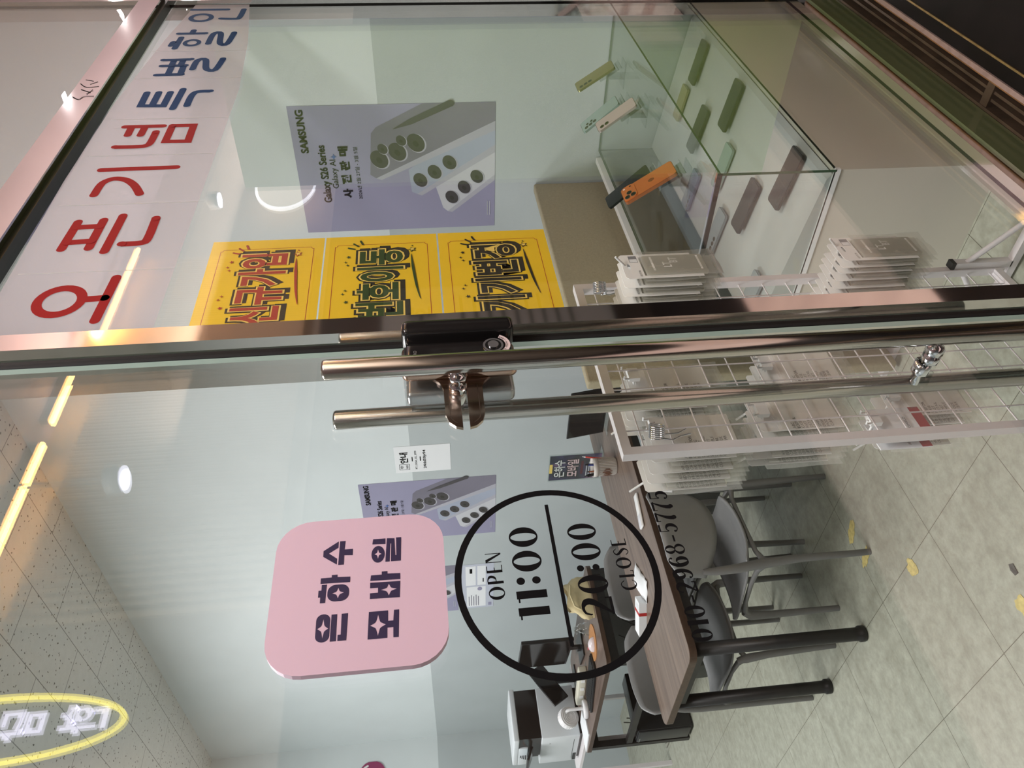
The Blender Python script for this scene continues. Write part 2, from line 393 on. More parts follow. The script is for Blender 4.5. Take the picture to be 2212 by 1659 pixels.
# shopfront: transom beam, middle post, sill, end post, glass
Z0, Z1 = 2.563, 2.637
struct(MB().box((-3, -0.04, Z0), (3.20, 0.03, Z1), M_STEEL).box((-3, -0.022, Z0-0.012), (3.20, 0.012, Z0), M_BLKMET), 'trim_1')
SCRIBBLE = [[(2.407, 2.621), (2.397, 2.598)], [(2.378, 2.628), (2.352, 2.605), (2.356, 2.573)], [(2.373, 2.6), (2.39, 2.584)], [(2.336, 2.615), (2.314, 2.585)], [(2.283, 2.623), (2.266, 2.603), (2.285, 2.593), (2.286, 2.568)], [(2.302, 2.591), (2.33, 2.582)]]
struct(MB().box((1.16, -0.04, 0.0), (1.206, 0.078, Z0-0.012), M_STEEL).box((1.151, -0.005, 0.02), (1.16, 0.005, Z0-0.012), M_RUB), 'trim_2')
struct(MB().box((1.206, -0.03, 0.112), (3.20, 0.03, 0.155), M_STEEL).box((1.206, -0.036, 0.0), (3.20, 0.03, 0.112), mat('sill_green_reflection', (0.10, 0.12, 0.06), 0.12)), 'trim_3')  # lower sill face: its green reflection is put into the base colour
struct(MB().box((3.20, -0.02, 0.0), (3.42, 0.05, CZ), M_STEEL), 'trim_4')
struct(glassbox(MB(), (1.206, -0.005, 0.155), (3.20, 0.005, Z0), M_GLASS, M_EDGE, 1), 'window_1')
struct(glassbox(MB(), (-3, -0.005, Z1), (3.20, 0.005, CZ), glass_mat('upper_glass', (0.93, 0.93, 0.92), 0.06, 0.0, 0.35, (0.55, 0.53, 0.52)), M_EDGE, 1), 'window_2')
d1 = glassbox(MB(), (0.10, -0.006, 0.03), (1.147, 0.006, 2.53), M_GLASS, mat('door_edge_pale', (0.42, 0.52, 0.46), 0.2), 1)
door = struct(d1, 'door_1')
# door handle: outer bar, inner bar, two stand-offs
HX = 1.028
def bar(y, x):
    m = MB(); p = [(x, y, 0.47), (x, y, 0.4702), (x, y, 1.845), (x, y, 1.849), (x, y, 1.851)]
    m.tube(p, [0.012, 0.0185, 0.0185, 0.0165, 0.010], M_STEELB, 28); return m
hd = MB(); hd.v = []
h_out = bar(-0.072, 1.021).build('door_handle', door)
h_in = bar(0.072, 1.043).build('door_handle', door)
for z in (1.618, 0.712):
    m = MB(); M = Matrix.Translation((HX-0.004, 0, z)) @ rot_to((0, 0, 1), (0, -1, 0))
    m.lathe([(0, 0.006), (0.016, 0.006), (0.0165, 0.014), (0.0165, 0.022), (0.0135, 0.024), (0.0135, 0.027)], M_CHROME, 24, M)
    m.lathe([(0.0, 0.027), (0.0172, 0.027), (0.0172, 0.041), (0.012, 0.046), (0.0085, 0.050), (0.0085, 0.060)], M_CHROME, 8, M)
    M2 = Matrix.Translation((HX+0.006, 0, z)) @ rot_to((0, 0, 1), (0, 1, 0))
    m.lathe([(0, 0.006), (0.0165, 0.006), (0.0165, 0.030), (0.010, 0.036), (0.009, 0.060)], M_CHROME, 20, M2)
    m.build('handle_standoff', door)
# digital lock: outer body, jamb strike, inner body, forked bracket
lk = MB()
lk.rbox((1.048, -0.046, 1.512), (1.118, -0.008, 1.713), 0.014, mat('lock_black', (0.012, 0.011, 0.011), 0.12), seg=4)
lk.rbox((1.043, -0.036, 1.507), (1.121, -0.007, 1.718), 0.013, mat('lock_copper_rim', (0.55, 0.38, 0.30), 0.2, 1.0), seg=4)
lock = lk.build('door_lock', door)
f = Flat((1.083, -0.0462, 1.61), (1, 0, 0), (0, 0, 1), (0, -1, 0))
f.ell(0.010, -0.062, 0.019, 0.019, M_CHROME, 0, 0, 0.002); f.ell(0.010, -0.062, 0.015, 0.015, M_BLACKG, 0.0022); f.ell(0.010, -0.062, 0.010, 0.010, M_CHROME, 0.0022, 0, 0.002)
f.build('lock_button', lock)
f = Flat((1.083, -0.0466, 1.61), (1, 0, 0), (0, 0, 1), (0, -1, 0))
f.poly([(0.030*math.cos(a)+0.012, 0.030*math.sin(a)-0.064) for a in [math.radians(t) for t in range(205, 336, 10)]] + [(0.021*math.cos(a)+0.012, 0.021*math.sin(a)-0.064) for a in [math.radians(t) for t in range(335, 204, -10)]], mat('sticker_pinkwhite', (0.75, 0.62, 0.62), 0.5), 0.0002)
for i, ch in enumerate('010-9554-1304'):
    a = math.radians(215+i*9.4); f.text(ch, 0.012+0.0255*math.cos(a), -0.064+0.0255*math.sin(a), 0.006, M_INK, 0.0005, 0.01, align='C', rot=a+math.pi/2)
f.build('lock_sticker', lock)
f = Flat((1.083, -0.0466, 1.61), (1, 0, 0), (0, 0, 1), (0, -1, 0)); f.text('DARO', -0.016, 0.079, 0.008, mat('logo_silver', (0.7, 0.7, 0.7), 0.3, 0.8), 0.0003, 0.01); f.ell(-0.022, 0.0815, 0.004, 0.004, MATS['logo_silver'], 0.0003, 0.6); f.build('lock_logo', lock)
MB().rbox((1.128, -0.062, 1.505), (1.166, -0.008, 1.716), 0.012, MATS['lock_black'], seg=4).build('lock_strike', door)
MB().rbox((1.030, 0.008, 1.512), (1.10, 0.040, 1.712), 0.010, mat('lock_silver', (0.42, 0.43, 0.44), 0.22, 0.7), seg=4).build('lock_inner_body', door)
f = Flat((0, -0.0065, 0), (1, 0, 0), (0, 0, 1), (0, -1, 0))
def lobe(sg):
    c = 1.6095
    P = [(1.062, c+sg*0.006), (0.921, c+sg*0.006), (0.925, c+sg*0.018), (0.936, c+sg*0.029), (0.955, c+sg*0.0345), (1.02, c+sg*0.035), (1.035, c+sg*0.040), (1.048, c+sg*0.052), (1.062, c+sg*0.062)]
    return P if sg < 0 else list(reversed(P))
for sg in (1, -1):
    f.poly(lobe(sg), M_BRONZE, 0, 0.006)
    f.stroke([(1.03, 1.6095+sg*0.026), (0.955, 1.6095+sg*0.026), (0.94, 1.6095+sg*0.022), (0.933, 1.6095+sg*0.015)], 0.0015, mat('groove', (0.12, 0.09, 0.07), 0.4, 0.6), 0.0063, smooth=4)
f.build('lock_bracket', door)

# ------------------------------------------------------------------ outside: corridor, only seen in the glass, the steel and the floor strip
M_CFL = mat('corridor_floor_beige', (0.66, 0.50, 0.45), 0.35, var=0.12, scale=4)
M_CBLK = mat('corridor_floor_black', (0.008, 0.006, 0.006), 0.5, var=0.4, scale=6, spec=0.15)
m = MB().box((-4, -0.60, -0.12), (3.4, -0.172, -0.004), M_CBLK).box((-4, -1.55, -0.12), (12, -0.60, 0), M_CFL).box((-4, -2.7, -0.12), (12, -1.55, 0), M_CBLK)
struct(m, 'floor_corridor')
struct(MB().box((-4, -2.7, 4.05), (12, 0.0, 4.15), mat('corridor_ceiling_pink', (0.66, 0.53, 0.57), 0.6, var=0.03, scale=2)), 'ceiling_corridor')
M_DKB = mat('corridor_wall_brown', (0.10, 0.075, 0.06), 0.5, var=0.2, scale=2)
m = MB().box((-4, -2.75, 0), (12, -2.65, 2.45), M_DKB).box((-4, -2.75, 2.45), (12, -2.65, 4.05), mat('fascia_beige', (0.62, 0.50, 0.40), 0.6, var=0.04, scale=2))
struct(m, 'wall_corridor')
struct(MB().box((3.33, -0.83, 0), (3.41, -0.13, 2.46), mat('green_panel', (0.26, 0.38, 0.10), 0.4, var=0.05, scale=3)), 'wall_side')
# floor channel in front of the sill
M_GUT = mat('gutter_steel', (0.12, 0.085, 0.06), 0.45, 0.5, var=0.3, scale=12)
M_RUST = mat('gutter_rust', (0.20, 0.10, 0.035), 0.7, var=0.35, scale=10)
g = empty('floor_channel', (2.0, -0.08, 0))
MB().box((-3.5, -0.032, -0.06), (1.35, 0.042, -0.052), M_GUT).box((-3.5, 0.036, -0.06), (1.35, 0.044, -0.002), M_GUT).build('channel_bed', g)
MB().box((-3.5, 0.010, -0.052), (1.35, 0.018, -0.012), M_GUT).build('rail', g)
MB().box((-3.5, -0.012, -0.052), (1.35, -0.004, -0.012), M_GUT).build('rail', g)
MB().box((-3.5, -0.034, -0.06), (1.35, -0.030, -0.002), M_RUST).build('rust_strip', g)
MB().box((-3.5, -0.048, -0.06), (1.35, -0.034, -0.001), mat('channel_kerb', (0.33, 0.24, 0.21), 0.6, var=0.15, scale=30)).build('kerb', g)
for x in (0.075, -0.55):
    MB().box((x-0.017, -0.034, -0.05), (x+0.017, 0.040, -0.006), M_GUT).build('cross_bar', g)
MB().box((-3.5, -0.0955, -0.02), (1.35, -0.090, 0.0), mat('brass_line', (0.35, 0.24, 0.10), 0.4, 0.6, var=0.3, scale=30)).build('brass_strip', g)
tag(g, 'dark rusty steel floor channel with cross bars outside the glass sill', 'floor channel')
MB_ = MB().box((-4, -0.13, -0.12), (3.4, 0.05, -0.062), M_CBLK).box((-4, -0.172, -0.12), (3.4, -0.13, -0.005), M_CBLK)
struct(MB_, 'floor_threshold')
# lit things of the corridor
M_LED = mat('led_warm', (1.0, 0.60, 0.20), 0.5, emit=34)
M_LED2 = mat('led_white', (0.86, 0.84, 1.0), 0.5, emit=11)
for i, (xa, xb, y, z, lab) in enumerate(((4.35, 5.50, -2.50, 3.90, 'warm glowing tube light reflected beside the red lettering of the fixed glass'), (3.60, 4.02, -2.5, 3.98, 'short warm tube light reflected at the edge of the door glass'), (2.4, 3.42, -2.5, 3.975, 'warm glowing tube light reflected across the ceiling in the door glass'))):
    t = empty('tube_light', ((xa+xb)/2, y, z)); L = (xb-xa)/2
    MB().tube([(-L, 0, 0), (L, 0, 0)], 0.016, M_LED, 10).build('lamp_tube', t)
    MB().box((-L, -0.02, 0.02), (L, 0.02, 0.075), M_WHITE).build('lamp_holder', t)
    tag(t, lab, 'light')
M_CURT = mat('corridor_panel_warm', (0.70, 0.54, 0.38), 0.6)
m = MB()
for k in range(58):
    x = 2.3+k*0.056; m.tube([(x, -2.62, 2.55), (x, -2.62, 3.86)], 0.027, M_CURT, 10)
tag(m.build('fluted_panel'), 'beige fluted panel glowing under the warm tube lights', 'wall panel')
mb = empty('menu_board', (4.45, -2.645, 1.15))
MB().box((-.55, -.004, -.85), (.55, .012, .85), mat('board_grey', (.42, .42, .40), .6)).build('board', mb)
f = Flat((0, .0122, 0), (-1, 0, 0), (0, 0, 1), (0, 1, 0)); f.text('화담', -.30, .45, 1, M_INK, .0004, .02, width=.5, height=.22)
for k in range(9): f.rect(-.42, .25-.10*k, .10+.05*(k % 3), .275-.10*k, M_PBLK, .0004)
f.build('board_print', mb); tag(mb, 'grey menu board reflected in the steel door post', 'board')
s = empty('oval_sign', (1.645, -2.46, 3.63))
f = Flat((0, 0, 0), (-1, 0, 0), (0, 0, 1), (0, 1, 0)); f.ell(0, 0, 0.142, 0.55, mat('sign_back_grey', (0.16, 0.17, 0.17), 0.5), 0, 0, 0.04, n=48); f.build('sign_panel', s)
f = Flat((0, 0.045, 0), (-1, 0, 0), (0, 0, 1), (0, 1, 0)); f.ell(0, 0, 0.152, 0.575, mat('neon_yellow', (1.0, 0.85, 0.10), 0.5, emit=6.5), 0, 0.955, 0.02, n=64, hx=0.86); f.build('neon_ring', s)
M_NEONW = mat('neon_white', (0.80, 0.78, 1.0), 0.5, emit=6.0)
f = Flat((0, 0.045, 0), (-1, 0, 0), (0, 0, 1), (0, 1, 0))
for ch, z in (('담', -0.13), ('한', -0.39)): f.text(ch, -0.02, z-0.10, 1, M_NEONW, 0, 0.04, width=0.13, height=0.20, align='C')
f.build('sign_lettering', s)
tag(s, 'tall oval sign with a yellow neon ring and white letters reflected in the glass', 'sign')
for i, (x, y) in enumerate(((5.58, -2.13), (2.706, -2.055))):
    t = empty('pendant_light', (x, y, 3.2)); r = (0.05, 0.062)[i]
    MB().lathe([(0, 0.02), (r+.01, 0.02), (r+.012, 0.09), (0.012, 0.12), (0, 0.12)], M_WHITE, 20).build('lamp_shade', t)
    f = Flat((0, 0, 0.012), (1, 0, 0), (0, 1, 0), (0, 0, -1)); f.ell(0, 0, r, r, M_LED2, 0, 0, 0.008); f.build('lamp_diffuser', t)
    MB().tube([(0, 0, 0.115), (0, 0, 0.85)], 0.006, M_WHITE, 8).build('lamp_rod', t)
    tag(t, ('small round white lamp reflected above the yellow posters', 'small round white lamp reflected in the upper door glass')[i], 'light')
t = empty('round_lamp', (6.42, -2.5, 2.845))
f = Flat((0, 0, 0), (-1, 0, 0), (0, 0, 1), (0, 1, 0)); f.ell(0, 0, .42, .255, mat('lamp_cream', (0.95, 0.82, 0.66), 0.5, emit=1.5), 0, 0, 0.03, n=48); f.build('lamp_panel', t)
f = Flat((0, 0.03, 0), (-1, 0, 0), (0, 0, 1), (0, 1, 0)); f.ell(0, 0, .43, .265, mat('lamp_rim', (0.95, 0.95, 1.0), 0.5, emit=6), 0.001, 0.92, n=48); f.build('lamp_rim', t)
tag(t, 'lit round sign with a white rim reflected beside the large poster', 'sign')

# ------------------------------------------------------------------ shopfront graphics
PANE = ((0, -0.0065, 0), (1, 0, 0), (0, 0, 1), (0, -1, 0))
# frosted film with lettering across the top of the fixed glass
f = Flat(*PANE)
f.poly([(1.215, 2.195), (1.8, 2.193), (2.4, 2.19), (2.8, 2.215), (3.19, 2.26), (3.19, 2.455), (2.83, 2.492), (2.3, 2.53), (1.85, 2.535), (1.215, 2.52)], M_FILM, 0.0003)
for x in (1.45, 1.73, 1.98, 2.2, 2.49, 2.72): f.stroke([(x, 2.195), (x+0.003, 2.51)], 0.0022, mat('film_seam', (0.45, 0.46, 0.46), 0.6), 0.0006, cap=False)
film = f.build('window_film'); tag(film, 'pale frosted film band with red and blue lettering across the top of the fixed glass', 'window film')
w = 0.0205; R = M_RED; B = M_BLUE; L = 0.0012
LET = [(R, 'red', [[(1.352, 2.350), (1.354, 2.312)], [(1.424, 2.306), (1.279, 2.311)]], [], (1.349, 2.397, 0.055, 0.052, 0.62)),
 (R, 'red', [[(1.655, 2.446), (1.542, 2.450)], [(1.659, 2.391), (1.542, 2.393)], [(1.631, 2.446), (1.633, 2.393)], [(1.568, 2.446), (1.571, 2.395)], [(1.674, 2.352), (1.525, 2.356)]], [[(1.658, 2.275), (1.573, 2.275), (1.555, 2.286), (1.553, 2.326)]], None),
 (R, 'red', [[(1.905, 2.460), (1.908, 2.278)]], [[(1.777, 2.444), (1.829, 2.441), (1.849, 2.430), (1.857, 2.413), (1.848, 2.386), (1.819, 2.360), (1.776, 2.338)]], None),
 (R, 'red', [[(2.153, 2.461), (2.153, 2.360)], [(2.149, 2.443), (2.100, 2.442)], [(2.15, 2.407), (2.098, 2.408)], [(2.152, 2.335), (2.152, 2.278), (2.054, 2.276), (2.056, 2.335), (2.152, 2.335)]], [[(2.03, 2.457), (2.029, 2.400), (2.034, 2.380), (2.052, 2.372), (2.115, 2.371)]], None),
 (B, 'blue', [[(2.383, 2.453), (2.291, 2.451), (2.288, 2.387), (2.383, 2.386)], [(2.383, 2.419), (2.293, 2.419)], [(2.403, 2.353), (2.266, 2.357)]], [[(2.284, 2.321), (2.354, 2.320), (2.383, 2.308), (2.386, 2.271)]], None),
 (B, 'blue', [[(2.519, 2.455), (2.521, 2.380)], [(2.592, 2.453), (2.594, 2.381)], [(2.592, 2.422), (2.523, 2.421)], [(2.592, 2.386), (2.524, 2.384)], [(2.641, 2.458), (2.644, 2.372)], [(2.640, 2.424), (2.594, 2.424)], [(2.640, 2.396), (2.594, 2.396)]], [[(2.558, 2.354), (2.631, 2.351), (2.638, 2.327), (2.560, 2.312), (2.552, 2.284), (2.642, 2.273)]], None),
 (B, 'blue', [[(2.770, 2.461), (2.802, 2.459)], [(2.844, 2.441), (2.744, 2.444)], [(2.883, 2.456), (2.884, 2.368)], [(2.886, 2.413), (2.912, 2.412)]], [[(2.782, 2.343), (2.875, 2.340), (2.882, 2.317), (2.786, 2.305), (2.780, 2.281), (2.885, 2.272)]], (2.793, 2.397, 0.034, 0.030, 0.52)),
 (B, 'blue', [[(3.133, 2.455), (3.133, 2.331)]], [[(3.034, 2.339), (3.030, 2.290), (3.045, 2.276), (3.131, 2.272)]], (3.045, 2.410, 0.047, 0.044, 0.6))]
for mt, cn, a, b, e in LET:
    f = Flat(*PANE)
    for p in a: f.stroke(p, w, mt, L)
    for p in b: f.stroke(p, w, mt, L, smooth=4)
    if e: f.ell(e[0], e[1], e[2], e[3], mt, L, e[4])
    f.build('letter', film)['label'] = cn+' vinyl letter'
# pink rounded sign on the door glass
cx, cz, hw, hh, r = 0.620, 1.782, 0.122, 0.121, 0.050
def rrect(x0, y0, x1, y1, r, n=7):
    P = []
    for (ax, ay, s0) in ((x1-r, y1-r, 0), (x0+r, y1-r, 90), (x0+r, y0+r, 180), (x1-r, y0+r, 270)):
        for k in range(n+1):
            a = math.radians(s0+90*k/n); P.append((ax+r*math.cos(a), ay+r*math.sin(a)))
    return P
f = Flat(*PANE); f.poly(rrect(cx-hw, cz-hh, cx+hw, cz+hh, r), M_PINK, 0, 0.010)
sg = f.build('pink_sign'); tag(sg, 'pink rounded square sign with navy letters on the door glass', 'sign')
f = Flat((0, -0.0165, 0), (1, 0, 0), (0, 0, 1), (0, -1, 0)); t = 0.0004
def star(p): # four-pointed star with hollow sides
    c = (sum(q[0] for q in p)/4, sum(q[1] for q in p)/4); out = []
    for i in range(4):
        a, b = p[i], p[(i+1) % 4]
        for k in range(5):
            q = k/5; m_ = ((a[0]*(1-q)+b[0]*q), (a[1]*(1-q)+b[1]*q)); z = 4*q*(1-q)*0.42
            out.append((m_[0]*(1-z)+c[0]*z, m_[1]*(1-z)+c[1]*z))
    return out
def GL(*lp): f.poly(list(lp), M_NAVY, 0.0003)
f = Flat((0, -0.0165, 0), (1, 0, 0), (0, 0, 1), (0, -1, 0))
GL(rrect(0.542, 1.8195, 0.5835, 1.838, 0.009), star([(0.577, 1.8285), (0.5615, 1.8215), (0.547, 1.8285), (0.562, 1.836)]))
GL([(0.542, 1.8105), (0.582, 1.8105), (0.582, 1.818), (0.542, 1.8185)])
GL([(0.542, 1.797), (0.582, 1.796), (0.582, 1.8045), (0.551, 1.8045), (0.551, 1.8085), (0.542, 1.8085)])
f.build('letter', sg)['label'] = 'navy letter'
f = Flat((0, -0.0165, 0), (1, 0, 0), (0, 0, 1), (0, -1, 0))
GL([(0.632, 1.836), (0.631, 1.795), (0.640, 1.795), (0.641, 1.813), (0.645, 1.813), (0.645, 1.821), (0.641, 1.821), (0.641, 1.836)])
GL([(0.601, 1.835), (0.601, 1.828), (0.630, 1.827), (0.630, 1.834), (0.621, 1.834), (0.621, 1.838), (0.610, 1.838), (0.610, 1.835)])
GL(rrect(0.602, 1.796, 0.6285, 1.8255, 0.011), star([(0.624, 1.811), (0.615, 1.803), (0.606, 1.811), (0.615, 1.819)]))
f.build('letter', sg)['label'] = 'navy letter'
f = Flat((0, -0.0165, 0), (1, 0, 0), (0, 0, 1), (0, -1, 0))
GL([(0.662, 1.815), (0.672, 1.815), (0.682, 1.827), (0.691, 1.814), (0.702, 1.814), (0.687, 1.835), (0.677, 1.835)])
GL([(0.661, 1.805), (0.677, 1.805), (0.676, 1.793), (0.687, 1.793), (0.687, 1.805), (0.702, 1.804), (0.702, 1.812), (0.661, 1.813)])
f.build('letter', sg)['label'] = 'navy letter'
f = Flat((0, -0.0165, 0), (1, 0, 0), (0, 0, 1), (0, -1, 0))
GL([(0.540, 1.769), (0.540, 1.743), (0.555, 1.743), (0.555, 1.735), (0.540, 1.735), (0.540, 1.728), (0.581, 1.727), (0.581, 1.734), (0.565, 1.735), (0.565, 1.742), (0.581, 1.742), (0.581, 1.768)], star([(0.576, 1.7555), (0.560, 1.745), (0.544, 1.7555), (0.560, 1.766)]))
f.build('letter', sg)['label'] = 'navy letter'
f = Flat((0, -0.0165, 0), (1, 0, 0), (0, 0, 1), (0, -1, 0))
GL([(0.630, 1.767), (0.629, 1.725), (0.639, 1.725), (0.640, 1.743), (0.644, 1.743), (0.644, 1.751), (0.639, 1.751), (0.639, 1.766)])
GL([(0.601, 1.767), (0.600, 1.726), (0.626, 1.725), (0.627, 1.767), (0.618, 1.767), (0.618, 1.756), (0.610, 1.756), (0.610, 1.767)], star([(0.623, 1.741), (0.614, 1.730), (0.604, 1.741), (0.614, 1.752)]))
f.build('letter', sg)['label'] = 'navy letter'
f = Flat((0, -0.0165, 0), (1, 0, 0), (0, 0, 1), (0, -1, 0))
GL([(0.692, 1.765), (0.691, 1.746), (0.701, 1.746), (0.701, 1.764)])
f.ell(0.674, 1.7565, 0.0145, 0.0095, M_NAVY, 0.0003); f.poly(star([(0.682, 1.7565), (0.674, 1.7515), (0.666, 1.7565), (0.674, 1.7615)]), M_PINK, 0.0006)
GL([(0.660, 1.746), (0.660, 1.740), (0.691, 1.739), (0.691, 1.7375), (0.660, 1.738), (0.660, 1.724), (0.701, 1.723), (0.701, 1.7305), (0.670, 1.7302), (0.670, 1.7318), (0.700, 1.733), (0.701, 1.744)])
f.build('letter', sg)['label'] = 'navy letter'
# opening-hours decal: ring, rule and high-contrast figures
def didone(f, st, x0, z0, x1, z1, mt, bold=0.27, l=0.0006, gap=0.12):
    W = {'0': .62, '1': .34, ':': .28, '2': .60, '3': .6, '5': .58, '6': .60, '7': .58, '8': .60, '9': .60, '-': .46, 'O': .80, 'P': .58, 'E': .54, 'N': .72, 'C': .70, 'L': .52, 'S': .54}
    tot = sum(W[c] for c in st)+gap*(len(st)-1); kx = (x1-x0)/tot; kz = z1-z0; x = x0
    for c in st:
        def T(p): return (x+p[0]*kx, z0+p[1]*kz)
        def P(pts): f.poly([T(p) for p in pts], mt, l)
        def K(pts, sm=5): f.stroke([(*T(p[:2]), p[2]*kx*1.0) for p in pts], .1, mt, l, smooth=sm)
        def R(a, b, c_, d): P([(a, b), (c_, b), (c_, d), (a, d)])
        wd = W[c]; B = bold; h = 0.055
        if c in '0O':
            n = 40
            o = [T((wd/2+wd/2*math.cos(2*math.pi*i/n), .5+.5*math.sin(2*math.pi*i/n))) for i in range(n)]
            q = [T((wd/2+(wd/2-B*.72)*math.cos(2*math.pi*i/n), .5+(.5-h)*math.sin(2*math.pi*i/n))) for i in range(n)]
            f.poly([o, q], mt, l)
        elif c == '1': R(.10, 0, .10+B*.85, 1); R(0, .90, .15, .955)
        elif c == ':': f.ell(*T((.14, .28)), .085*kx*1.25, .085*kx*1.25, mt, l); f.ell(*T((.14, .80)), .085*kx*1.25, .085*kx*1.25, mt, l)
        elif c == '2': K([(.05, .74, .05), (.12, .92, .07), (.30, .97, .09), (.46, .86, B*.75), (.46, .66, B*.8), (.28, .36, B*.5), (.06, .05, .05)]); R(.02, 0, .58, .09); R(.53, .0, .58, .22)
        elif c == '5': R(.10, .90, .52, 1); R(.09, .48, .13, .95); K([(.12, .52, .05), (.28, .61, .06), (.46, .48, B*.7), (.45, .22, B*.75), (.27, .03, .06), (.06, .12, .05)]); f.ell(*T((.09, .17)), .06*kx, .06*kx, mt, l)
        elif c == '7': R(.02, .88, .56, 1); R(.02, .76, .06, .9); K([(.52, .92, .06), (.34, .58, B*.5), (.24, .28, B*.8), (.22, .02, B*.9)])
        elif c in '69':
            s = (lambda p: p) if c == '6' else (lambda p: (wd-p[0], 1-p[1], p[2]))
            K([s(p) for p in ((.52, .88, .05), (.40, .97, .05), (.22, .88, B*.55), (.11, .62, B*.75), (.11, .32, B*.8), (.20, .10, B*.6), (.32, .03, .05), (.44, .12, B*.6), (.49, .32, B*.75), (.44, .52, B*.55), (.31, .60, .05), (.17, .48, .05))]); p = s((.50, .84, 0)); f.ell(*T(p[:2]), .055*kx, .055*kx, mt, l)
        elif c == '8':
            for (cz_, rz, rx) in ((.74, .26, .25), (.26, .27, .30)):
                n = 28; o = [T((.3+rx*math.cos(2*math.pi*i/n), cz_+rz*math.sin(2*math.pi*i/n))) for i in range(n)]; q = [T((.3+(rx-B*.55)*math.cos(2*math.pi*i/n), cz_+(rz-.05)*math.sin(2*math.pi*i/n))) for i in range(n)]; f.poly([o, q], mt, l)
        elif c == '-': R(.04, .33, .42, .43)
        elif c == 'P': R(.06, 0, .06+B*.62, 1); K([(.15, .97, .05), (.34, .97, .06), (.50, .86, B*.55), (.52, .72, B*.6), (.46, .56, B*.5), (.32, .47, .05), (.15, .47, .05)])
        elif c == 'E': R(.06, 0, .06+B*.62, 1); R(.1, .945, .50, 1); R(.1, .47, .40, .525); R(.1, 0, .54, .055)
        elif c == 'N': R(.05, 0, .10, 1); R(.62, 0, .67, 1); P([(.05, 1), (.05+B*.75, 1), (.67, 0), (.67-.10, 0)])
        elif c == 'L': R(.06, 0, .06+B*.62, 1); R(.1, 0, .50, .055); R(.46, 0, .50, .2)
        elif c == 'C': K([(.64, .78, .05), (.52, .95, .05), (.34, .97, .06), (.15, .78, B*.55), (.10, .50, B*.65), (.15, .22, B*.55), (.34, .03, .06), (.54, .06, .05), (.66, .24, .04)])
        elif c == 'S': K([(.48, .80, .04), (.38, .95, .05), (.22, .95, .06), (.10, .80, B*.45), (.18, .62, B*.6), (.38, .42, B*.65), (.47, .24, B*.5), (.36, .05, .06), (.20, .03, .05), (.05, .20, .04)])
        x += (wd+gap)*kx
f = Flat(*PANE)
f.ell(0.6185, 1.5005, 0.1585, 0.1485, M_INK, 0.0006, 0.932, n=72)
f.rect(0.508, 1.4955, 0.748, 1.5010, M_INK, 0.0006)
didone(f, 'OPEN', 0.588, 1.579, 0.667, 1.602, M_INK)
didone(f, '11:00', 0.553, 1.5200, 0.708, 1.5635, M_INK, 0.26)
didone(f, '20:00', 0.549, 1.4305, 0.706, 1.4745, M_INK, 0.26)
didone(f, 'CLOSE', 0.584, 1.390, 0.672, 1.4125, M_INK)
o = f.build('opening_hours_decal'); tag(o, 'black ring decal with opening and closing times on the door glass', 'decal')
f = Flat(*PANE); didone(f, '010-2968-5775', 0.497, 1.3045, 0.757, 1.334, M_INK, 0.27, gap=.10)
o = f.build('phone_number_decal'); tag(o, 'black phone number decal on the door glass below the ring', 'decal')
